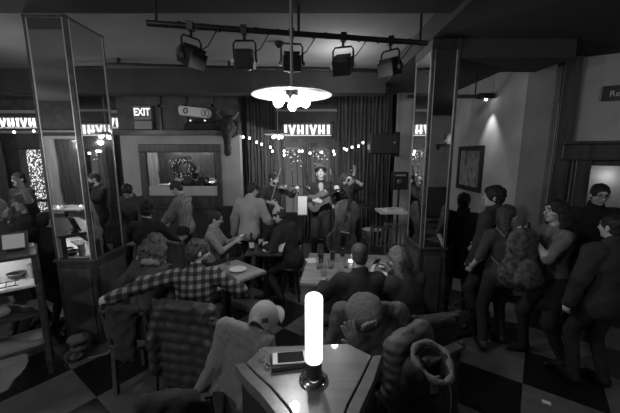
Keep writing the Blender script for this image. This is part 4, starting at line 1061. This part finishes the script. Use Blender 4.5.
# felt cap with gloves
t = thing('flat_cap', 'round grey felt cap lying on the grey coat behind the lamp', 'cap', (.37, 1.99, .98), rot=(R(35), R(-8), 0))
S = SDF(.03); S.ell((0, 0, .03), (.125, .13, .055)); S.ell((.05, .02, .04), (.07, .08, .05))
np_obj('crown', [S.mesh(.008, fold=.003, ff=2)], mat('felt', .13, .95, noise_s=60, noise_a=.35, bump=.8), t)
MB().tube([(.118*math.cos(a), .123*math.sin(a), -.015) for a in [2*PI*i/32 for i in range(32)]], .016, 8, closed=True).build('hat_band', mat('band_cloth', .035, .8), t, smooth=True)
def glove(label, loc, rt):
    S = SDF(.012); S.cap((0, 0, 0), (0, .045, 0), .035, .038, n=(0, 0, 1), f=1.8)
    for i, (o_, L) in enumerate(((-.03, .045), (-.01, .06), (.012, .058), (.032, .045))): S.cap((o_, .06, 0), (o_*1.25, .075+L, -.012), .0125, .011, k=.005)
    S.cap((-.03, .0, 0), (-.062, .035, -.01), .014, .012, k=.006)
    o = np_obj('glove', [S.mesh(.006)], mat('glove_knit', .22, .95, bump=.6)); o.location = loc; o.rotation_euler = rt; setp(o, label, 'glove')
glove('pale knitted glove lying on the felt cap', (.36, 1.86, .935), (R(50), .2, R(200)))
glove('grey knitted glove hanging below the felt cap beside the table edge', (.28, 1.80, .87), (R(80), -.3, R(10)))
chair('chair holding the felt cap directly behind the lamp', .36, 2.05, 180, .46, .88, 'pad', w=.34)
bpy.data.objects.remove(bpy.data.objects[-1]) if False else None
# ---------------------------------------------------------------- people
def W(M, p): return M @ Vector(tuple(float(q) for q in p))
# --- the band
T, M, J = person('bearded violinist in dark clothes playing at the left of the band', -.68, 5.6, -150, 1.62, .12, top=.025, hair='short', beard=True,
    lh=(-.27, .42, 1.33), rh=(.2, .38, 1.13), le=(-.6, .3, -1), re=(.8, .1, -.6), head=(28, -12, 0), curl=1.1, sleeve=.75)
chin = W(M, J['tp'](-.07, .13, .54)); scroll = W(M, J['wL'])+Vector((0.02, 0, .03))
v = thing('violin', 'violin held under the chin of the bearded musician', 'violin')
basis(v, chin, scroll-chin, (0, 0, 1))
vm = mat('violin_varnish', .16, .25, noise_s=20, noise_a=.3)
def fiddle_outline(L, w1, wc, w2, n=36):
    o = []
    for i in range(n):
        a = 2*PI*i/n; u = (1-math.cos(a))/2; s = 1 if a < PI else -1
        w_ = math.sqrt(max(math.sin(PI*min(u/.5, 1)/1) if u < .25 else 1, 0)) if False else 1
        prof = (w1*math.sqrt(max(1-((u-.24)/.26)**2, 0)) if u < .48 else 0, w2*math.sqrt(max(1-((u-.78)/.24)**2, 0)) if u > .55 else 0)
        o.append((s*max(prof[0], prof[1], wc if .08 < u < .94 else 0), u*L))
    return o
MB().prism(fiddle_outline(.36, .105, .055, .083), -.02, .018).build('body', vm, v, bevel=.004)
MB().b2((-.012, .2, .018), (.012, .56, .03)).build('neck', mat('ebony', .02, .3), v); MB().tube([(0, .56, .02), (0, .6, .015), (0, .615, -.005), (0, .6, -.012)], .012, 8).build('scroll', vm, v, smooth=True)
MB().b2((-.02, .15, .018), (.02, .156, .045)).build('bridge', pale, v)
b = MB()
for x in (-.009, -.003, .003, .009): b.tube([(x, .03, .03), (x, .153, .046), (x*.7, .56, .034)], .0012, 4)
b.build('strings', chrome, v)
rhp = W(M, J['wR'])
bw = thing('violin_bow', 'pale bow slanting up from the violinist\'s hand', 'bow')
tip = rhp+Vector((.17, -.04, .55)); basis(bw, rhp, tip-rhp, (0, -1, 0))
MB().tube([(0, -.06, 0), (0, .3, .008), (0, .62, 0)], [.006, .005, .004], 8).build('stick', mat('bow_wood', .35, .4), bw, smooth=True)
MB().b2((-.004, -.03, -.022), (.004, .6, -.018)).build('bow_hair', mat('bow_hair', .75, .5), bw); MB().b2((-.006, -.04, -.026), (.006, .0, 0)).build('frog', blackp, bw)
T, M, J = person('singer in a dark suit and brimmed hat playing guitar with his head back', .19, 5.5, 180, 1.72, .12, top=.022, coat=.12, hair='short', hat='fedora',
    head=(0, 24, 0), rh=(.1, .3, 1.16), lh=(-.3, .34, 1.36), re=(1, -.2, -.4), le=(-.8, .0, -.7), open_collar=True, curl=1.0, sleeve=.8)
S = SDF(.02); c_ = J['tp'](0, .115, .36); S.cap(J['tp'](0, .108, .5), J['tp'](0, .135, .2), .045, .03, n=(0, 1, 0), f=2.2)
np_obj('shirt_front', [S.mesh(.01)], mat('pale_shirt', .4, .8), T)
g = thing('guitar', 'small-bodied guitar held across the chest by the singer', 'guitar')
gb = W(M, (.22, .24, 1.06)); gn = W(M, J['wL'])+Vector((.06, -.04, .05)); basis(g, gb, gn-gb, (0, -1, .15))
MB().prism(fiddle_outline(.42, .16, .11, .12), -.04, .035).build('body', mat('guitar_top', .12, .3, noise_s=20, noise_a=.3), g, bevel=.006)
MB().b2((-.02, .3, .035), (.02, .78, .05)).build('neck', mat('ebony', .02, .3), g); MB().b2((-.03, .76, .02), (.03, .9, .04)).build('headstock', vm, g)
MB().lathe([(.001, .035), (.045, .035), (.045, .037), (.001, .037)], (0, .26, 0), 20).build('sound_hole', blackp, g); MB().b2((-.05, .1, .035), (.05, .12, .045)).build('bridge', mat('ebony', .02, .3), g)
b = MB()
for i in range(6): x = -.014+i*.0056; b.tube([(x, .11, .05), (x*.8, .8, .055)], .0012, 4)
b.build('strings', chrome, g)
T, M, J = person('bassist reaching up the neck of a double bass', .66, 5.85, 170, 1.6, .12, top=.03, hair='curly', hairv=.05, head=(18, -18, 0), lean=8,
    lh=(-.16, .33, 1.5), rh=(.18, .38, 1.0), le=(-1, -.1, -.3), re=(.9, 0, -.3), sleeve=.55, curl=1.2)
d = thing('double_bass', 'large double bass leaning against the bassist', 'double bass')
hnd = W(M, J['wL']); foot = Vector((.52, 5.2, .3)); ax_ = (hnd+Vector((0, -.07, 0))-foot).normalized()
basis(d, foot, ax_, (0.1, -1, 0.0))
MB().prism([(x, y) for x, y in fiddle_outline(1.0, .29, .19, .23, 48)], -.19, -.01).build('body', mat('bass_varnish', .1, .25, noise_s=8, noise_a=.3), d, bevel=.015)
MB().b2((-.03, .55, -.01), (.03, 1.42, .03)).build('fingerboard', mat('ebony', .02, .3), d); MB().tube([(0, .95, -.04), (0, 1.42, -.02), (0, 1.52, -.03), (0, 1.58, -.06), (0, 1.6, -.1), (0, 1.57, -.12)], [.03, .028, .035, .035, .03, .02], 10).build('scroll', vm, d, smooth=True)
MB().b2((-.07, .42, -.01), (.07, .435, .1)).build('bridge', pale, d); MB().prism([(-.02, .08), (.02, .08), (.045, .36), (-.045, .36)], .0, .03).build('tailpiece', mat('ebony', .02, .3), d)
MB().tube([(0, 0, -.1), (0, -.19, -.1)], .008, 8).build('end_pin', chrome, d)
b = MB()
for i in range(4): x = -.03+i*.02; b.tube([(x, .35, .03), (x, .43, .105), (x*.5, 1.42, .04)], .002, 4)
b.build('strings', chrome, d)
b = MB()
for s in (-1, 1): b.tube([(s*.13, .3, -.005), (s*.12, .36, -.003), (s*.14, .44, -.003), (s*.12, .52, -.003), (s*.1, .56, -.005)], .006, 6)
b.build('sound_hole', blackp, d)
for s in (-1, 1): 
    for yy in (1.45, 1.51): MB().tube([(0, yy, -.03), (s*.09, yy, -.03)], .01, 8).build('tuning_peg', chrome, d)

# --- audience in the middle
T, M, J = person('man in a light grey sweater standing with his back turned at the bottle table', -.93, 4.62, -15, 1.66, 0, topm=mat('sweater_knit', .42, .95, noise_s=8, noise_a=.06, bump=.4, bscale=150), bottom=.02, hair='short', head=(-28, -22, 0), lean=6,
    rh=(.3, .2, .88), lh=(-.3, .05, .82), sleeve=1, bulk=.012)
T, M, J = person('woman in a light top sitting in profile with a phone', -1.42, 4.3, -85, 1.62, 0, sit=.42, lean=4, fem=True, top=.3, hair='bun', hairv=.03, head=(0, -10, 0),
    rh=(.1, .36, .84), lh=(-.1, .36, .84), sleeve=.45)
p = W(M, (J['wR']+J['wL'])/2); stool('stool under the woman in the light top', -1.42, 4.3, .42)
t = thing('smartphone', 'phone held by the woman in the light top', 'phone', p+Vector((.08, 0, .05)), rot=(0, R(-35), 0)); MB().b2((-.035, -.07, 0), (.035, .07, .008)).build('case', blackp, t, bevel=.003); MB().b2((-.03, -.06, .008), (.03, .06, .009)).build('screen', mat('dim_screen2', .3, .2, emit=.25), t)
T, M, J = person('man in a pale checked shirt bending over the long table', -2.02, 4.95, 84, 1.66, 0, lean=5, topm=plaid('pale_check', .16, .24, .34, 30, 'YZ'), bottom=.03, hair='short', head=(10, -28, 0), rh=(.2, .36, .92), lh=(-.16, .38, .9))
T, M, J = person('dark-haired man leaning forward behind the long table, looking down', -2.84, 4.92, 190, 1.66, 0, lean=9, bulk=.015, top=.07, hair='short', head=(0, -38, 0), rh=(.22, .4, .95), lh=(-.22, .4, .95), hairv=.015)
T, M, J = person('dark-haired person in a black top seated at the near side of the long table', -2.12, 3.88, -5, 1.66, 0, sit=.6, lean=6, top=.02, hair='fluffy', hairv=.012, head=(30, -8, 0), rh=(.2, .45, .82), lh=(-.22, .4, .82), rf=(.14, .3, .2), lf=(-.14, .3, .2))
stool('tall stool under the dark-haired person in black', -2.12, 3.88, .6)
chair('high dark chair standing empty behind the pale checked shirt', -1.62, 3.92, -20, .48, 1.02, 'pad')
T, M, J = person('curly-haired woman seated beside the flannel shirt with a hand to her face', -1.5, 2.74, -8, 1.66, 0, sit=.44, lean=8, fem=True, top=.06, hair='curly', hairv=.07, head=(12, -14, 0), lh=(-.3, .25, .98), rh=(.2, .4, .8), le=(-.8, -.2, -1), scarf=.24, ldir=(.3, .1, 1))
T, M, J = person('bearded man in a checked flannel shirt, left arm along the next chair', -1.03, 2.62, 8, 1.64, 0, sit=.44, lean=6, topm=plaid('flannel_check', .015, .06, .22, 15, 'XZ', .5), bottom=.03, hair='fluffy', hairv=.05, head=(-62, -10, 0),
    lh=(-.60, -.26, .93), le=(-.5, -.4, .1), rh=(.36, .22, .72), re=(1, -.5, -.5), bulk=.012, beard=True, curl=.9, ldir=(-1, .1, -.2))
T, M, J = person('dark-bearded man sitting behind the crowded bottle table', -.52, 4.72, 200, 1.62, 0, sit=.42, lean=14, top=.02, hair='short', hairv=.012, beard=True, head=(-20, -8, 0), rh=(.2, .4, .8), lh=(-.2, .4, .8))
stool('stool under the dark-bearded man behind the bottles', -.52, 4.72, .42)
T, M, J = person('man in a pointed knit hat and dark coat leaning in beside the bottle table', -.24, 4.22, 62, 1.62, 0, sit=.5, lean=18, top=.022, coat=.2, hat='beanie', hair='short', head=(14, -4, 0), rh=(.18, .42, .82), lh=(-.2, .36, .8), rf=(.14, .35, .0), lf=(-.18, .1, .0))
stool('stool under the man in the pointed knit hat', -.28, 4.22, .5)
T, M, J = person('balding man in a dark top seated with his back turned at the wide table', .44, 2.5, 2, 1.64, 0, sit=.44, lean=8, top=.018, hair='buzz', hairv=.05, head=(6, -8, 0), rh=(.3, .4, .78), lh=(-.3, .4, .78), bulk=.01)
T, M, J = person('woman with long light-brown hair seated right of the balding man, hands at her phone', .87, 2.48, 20, 1.6, 0, sit=.44, lean=14, fem=True, top=.03, hair='long', hairv=.13, head=(14, -18, 0), rh=(.06, .42, .93), lh=(-.14, .42, .93), sleeve=.9, bulk=.01)
p = W(M, (J['wR']+J['wL'])/2)
t = thing('smartphone', 'bright phone in the hands of the long-haired woman', 'phone', p+Vector((-.04, .07, .06)), rot=(R(-50), 0, R(24))); MB().b2((-.035, -.07, 0), (.035, .07, .008)).build('case', blackp, t, bevel=.003)
MB().b2((-.031, -.062, .008), (.031, .062, .0095)).build('screen', mat('bright_screen', .8, .2, emit=1.2), t)
# --- left
person('laughing woman with one arm raised behind the service unit', -3.42, 3.68, 168, 1.6, 0, fem=True, top=.04, hair='long', hairv=.12, head=(-14, -4, 8), lh=(-.3, .22, 1.7), le=(-.9, .1, -.5), rh=(.2, .3, 1.05), sleeve=.4, curl=.4)
person('dark-coated person standing with their back turned, left of the mirrored pillar', -2.97, 3.40, -12, 1.42, 0, top=.015, coat=.3, hair='short', hairv=.02)
person('fair-haired person in a dark jacket at the left edge of the picture', -3.26, 3.16, -25, 1.6, 0, top=.05, coat=.2, hair='long', hairv=.2, fem=True)
person('dark-haired person standing far back by the lit windows', -5.15, 5.5, 170, 1.74, 0, top=.06, hair='short', hairv=.02)
# --- right aisle
person('dark figure standing just right of the mirrored pillar', 1.98, 3.95, -25, 1.56, 0, top=.014, coat=.3, hair='fluffy', hairv=.01, rh=(.24, .3, .95))
person('bushy-haired man in a dark jacket facing away at the right', 2.06, 3.42, 42, 1.7, 0, top=.03, hair='bushy', hairv=.012, coat=.08, head=(24, 0, 0), rh=(.24, .2, .95), lh=(-.26, .1, .8), bulk=.01)
T, M, J = person('long-haired woman with a patterned backpack looking to the right', 1.98, 3.06, -4, 1.55, 0, fem=True, top=.05, hair='long', hairv=.04, head=(-100, 2, 0), sleeve=.3, rh=(.22, .22, 1.12), lh=(-.24, .12, .86), lf=(-.14, -.06, 0), rf=(.12, .1, 0))
bp_ = thing('backpack', 'large patterned backpack worn by the long-haired woman', 'backpack', M @ Vector((.02, -.27, .84)), R(-4))
S = SDF(.05); S.cap((0, 0, .08), (0, .0, .42), .15, .13, n=(0, 1, 0), f=1.25); S.cap((-.06, 0, .1), (.06, 0, .1), .13, .13, n=(0, 1, 0), f=1.2)
np_obj('bag', [S.mesh(.013, fold=.004, ff=1.5)], mat('patterned_cloth', .06, .85, noise_s=22, noise_a=.95, bump=.4), bp_)
S = SDF(.04); S.cap((-.05, -.13, .1), (.05, -.13, .1), .08, .08, n=(0, 1, 0), f=1.4); S.cap((0, -.13, .1), (0, -.13, .2), .09); np_obj('front_pocket', [S.mesh(.013, fold=.004)], MATS['patterned_cloth'], bp_)
MB().tube([(-.03, -.02, .55), (-.02, -.02, .6), (.02, -.02, .6), (.03, -.02, .55)], .01, 6).build('grab_loop', blackp, bp_, smooth=True)
for s in (-1, 1): MB().tube([(s*.09, .1, .1), (s*.15, .22, .18), (s*.14, .38, .28), (s*.12, .38, .40), (s*.11, .25, .475), (s*.09, .12, .42)], .012, 8).build('strap', mat('strap_pale', .12, .8), bp_, smooth=True)
T, M, J = person('woman with long dark hair in a grey short-sleeved vest, raising a hand to her chin', 2.36, 2.86, 84, 1.64, 0, fem=True, topm=mat('grey_vest', .17, .9, noise_s=18, noise_a=.25, bump=.3), hair='long', hairv=.015, head=(6, 4, 0), lean=4, lh=(-.1, .3, 1.3), le=(-.5, 0, -1), rh=(.24, .16, .95), sleeve=.4, rf=(.12, .12, 0), lf=(-.12, -.12, 0), rdir=None)
person('man with glasses and a black jacket standing before the service opening', 3.2, 3.42, 158, 1.74, 0, top=.012, coat=.2, hair='short', hairv=.012, glasses=True, head=(0, -12, 0))
person('person in a dark grey coat cut off by the right edge', 2.52, 2.5, 0, 1.56, 0, top=.04, coat=.1, hair='short', hairv=.015, head=(15, 0, 0), lh=(-.26, .03, .78))
o = None
t = thing('shoulder_bag', 'dark shoulder bag with a pale clasp on the floor between pillar and standing group', 'bag', (1.72, 3.3, 0))
S = SDF(.05); S.ell((0, 0, .14), (.16, .09, .14)); S.cap((-.1, 0, .05), (.1, 0, .05), .08); S.half((0, 0, .005), (0, 0, -1))
np_obj('bag_body', [S.mesh(.013, fold=.004)], mat('bag_leather', .05, .5, bump=.4), t)
MB().tube([(-.12, 0, .22), (-.08, 0, .38), (0, 0, .43), (.08, 0, .38), (.12, 0, .22)], .012, 8).build('strap', mat('bag_leather', .05), t, smooth=True); MB().box((0, -.095, .16), (.05, .01, .04)).build('clasp', chrome, t, bevel=.003)

# ---------------------------------------------------------------- the room behind the camera (seen in the pillar mirrors)
curtain(-7.95, -7.45, -3.0, .3, 2.5, 7, 'pale curtain on the wall behind the camera, reflected in the left pillar', mat('pale_curtain', .5, .9), .03)
curtain(-7.4, -6.7, -3.0, .3, 2.5, 9, 'dark curtain on the wall behind the camera, reflected in the left pillar', amp=.03)
struct('trim_14', MB().b2((-8.6, -3.15, 2.5), (-6.2, -2.9, 2.58)).b2((-8.6, -3.1, 2.7), (-6.2, -3.0, 2.74)), mat('pale_trim', .35, .5))
table('table behind the camera reflected in the left pillar mirror', -6.1, -1.4, 0, 1.1, .7, m=pale)
candle(-6.2, -1.3, .751, 'candle on the table behind the camera'); candle(-5.8, -1.5, .751, 'second candle on the table behind the camera')
glass(-6.0, -1.25, .751, 'glass left of the candle on the table behind the camera', .14); glass(-6.4, -1.4, .751, 'glass at the end of the table behind the camera', .14)
plate(-6.1, -1.55, .751, .12, 'plate on the table behind the camera')
disc_lamp((-4.4, -1.2, 2.46), .26, 1.14, 'white disc pendant lamp added unseen behind the camera for fill light', 10)  # lamp added out of view to brighten the rear of the room

disc_lamp((-6.1, -2.2, 2.42), .2, 1.18, 'small white disc pendant lamp far behind the camera, reflected in the wall mirror', 10)
struct('trim_16', MB().b2((3.6, -3.2, 1.0), (5.5, -3.1, 3.27)), plasterR)
t = thing('bottle_shelf', 'wall shelf behind the camera reflected in the right pillar', 'shelf', (4.6, -3.1, 2.35)); MB().b2((-.6, 0, 0), (.6, .2, .03)).build('board', wood, t)
for s in (-.5, .5): MB().b2((s-.02, 0, -.15), (s+.02, .15, 0)).build('bracket', metalb, t)
for i, (x, h_) in enumerate([(4.3, .3), (4.5, .36), (4.72, .3), (4.9, .26)]): bottle(x, -2.99, 2.381, ['leftmost', 'second', 'third', 'rightmost'][i]+' bottle on the shelf behind the camera', h_)
# ---------------------------------------------------------------- light
def area(name, loc, rt, size, e, sy=None):
    l = bpy.data.lights.new(name, 'AREA'); l.energy = e; l.size = size
    if sy: l.shape = 'RECTANGLE'; l.size_y = sy
    o = bpy.data.objects.new(name, l); COL.objects.link(o); o.location = loc; o.rotation_euler = rt; return o
def point(name, loc, e, r=.05):
    l = bpy.data.lights.new(name, 'POINT'); l.energy = e; l.shadow_soft_size = r
    o = bpy.data.objects.new(name, l); COL.objects.link(o); o.location = loc; return o
def spot(name, loc, to, e, ang=60, bl=.5, r=.05):
    l = bpy.data.lights.new(name, 'SPOT'); l.energy = e; l.spot_size = R(ang); l.spot_blend = bl; l.shadow_soft_size = r
    o = bpy.data.objects.new(name, l); COL.objects.link(o); o.location = loc; o.rotation_euler = (Vector(to)-Vector(loc)).to_track_quat('-Z', 'Y').to_euler(); return o
point('pendant_light', (-.14, 2.5, 2.33), 11, .04)
point('pendant_light_far', (-.62, 5.9, 2.27), 7, .03)
point('fill_light', (-1.6, .6, 3.3), 8, .1)  # added fill without a fixture, lifts the dark room
point('fill_light', (3.9, .6, 3.0), 9, .1)  # added fill for the right side, no fixture
point('fill_light', (-3.9, 4.2, 2.5), 6, .05)  # added fill for the left side, no fixture
point('fill_light', (-8.4, -1.5, 2.3), 22, .05)  # added out of view to brighten the curtains behind the camera
point('fill_light', (-6.1, -2.2, 2.28), 16, .03)  # at the small rear pendant, added as extra light for the back
spot('bar_spot', (4.62, -2.85, 3.1), (4.62, -3.1, 1.5), 20, 60, .8, .02)
point('fill_light', (.4, 4.6, 3.1), 6, .05)  # added fill in front of the stage, no fixture
point('pendant_light_left', (-5.2, 4.9, 2.3), 6, .03)
point('fill_light_behind', (-4.4, -1.2, 2.3), 26, .04)  # fill from the pendant added behind the camera
spot('wall_wash', (2.72, 5.0, 2.84), (2.84, 5.02, .5), 9, 70, .8, .02)
spot('stage_light', (.3, 3.0, 2.7), (.05, 5.6, 1.6), 110, 42, .9, .08)
point('bar_light', (4.2, 4.35, 1.75), .5, .1)
wd = bpy.data.worlds.new('dim_room'); SC.world = wd; wd.use_nodes = True
wd.node_tree.nodes['Background'].inputs[0].default_value = (1, 1, 1, 1); wd.node_tree.nodes['Background'].inputs[1].default_value = .05

# ---------------------------------------------------------------- camera
cd = bpy.data.cameras.new('camera'); cam = bpy.data.objects.new('camera', cd); COL.objects.link(cam)
cd.sensor_width = 36; cd.lens = 36*310/620; cd.clip_start = .05
cam.location = (0, 0, 2.05); cam.rotation_euler = (R(90-9.5), 0, 0)
SC.camera = cam
SC.view_settings.view_transform = 'Standard'; SC.view_settings.look = 'None'; SC.view_settings.gamma = 1; SC.view_settings.use_curve_mapping = False
SC.view_settings.exposure = 1.4
SC.cycles.max_bounces = 8 if hasattr(SC, 'cycles') else 0

# ---------------------------------------------------------------- groups of like things
from collections import Counter
GR = {'stage_spotlight': 'stage spotlights on the ceiling rail', 'pendant_lamp': 'white disc pendant lamps', 'string_lights': 'strings of bare bulbs', 'chair': 'wooden chairs around the tables',
      'stool': 'stools', 'bar_stool': 'round stools at the tables', 'drinking_glass': 'glasses on the tables', 'bottle': 'bottles on the small table', 'person': 'people in the bar', 'table': 'tables', 'plate': 'white plates',
      'curtain': 'pleated curtains', 'draped_coat': 'coats over chairs', 'puffer_jacket': 'quilted jackets over chairs', 'mirrored_pillar': 'mirror-clad pillars', 'glove': 'knitted gloves', 'tea_light': 'small candles', 'paper_napkin': 'paper napkins',
      'loudspeaker': 'black loudspeakers', 'bowl': 'dark bowls', 'booklet': 'papers on the side table', 'lit_ivy': 'lit greenery outside the windows', 'smartphone': 'phones'}
for o in COL.objects:
    if o.parent is None and o.get('kind') != 'structure':
        k = o.name.split('.')[0]
        if k in GR: o['group'] = GR[k]
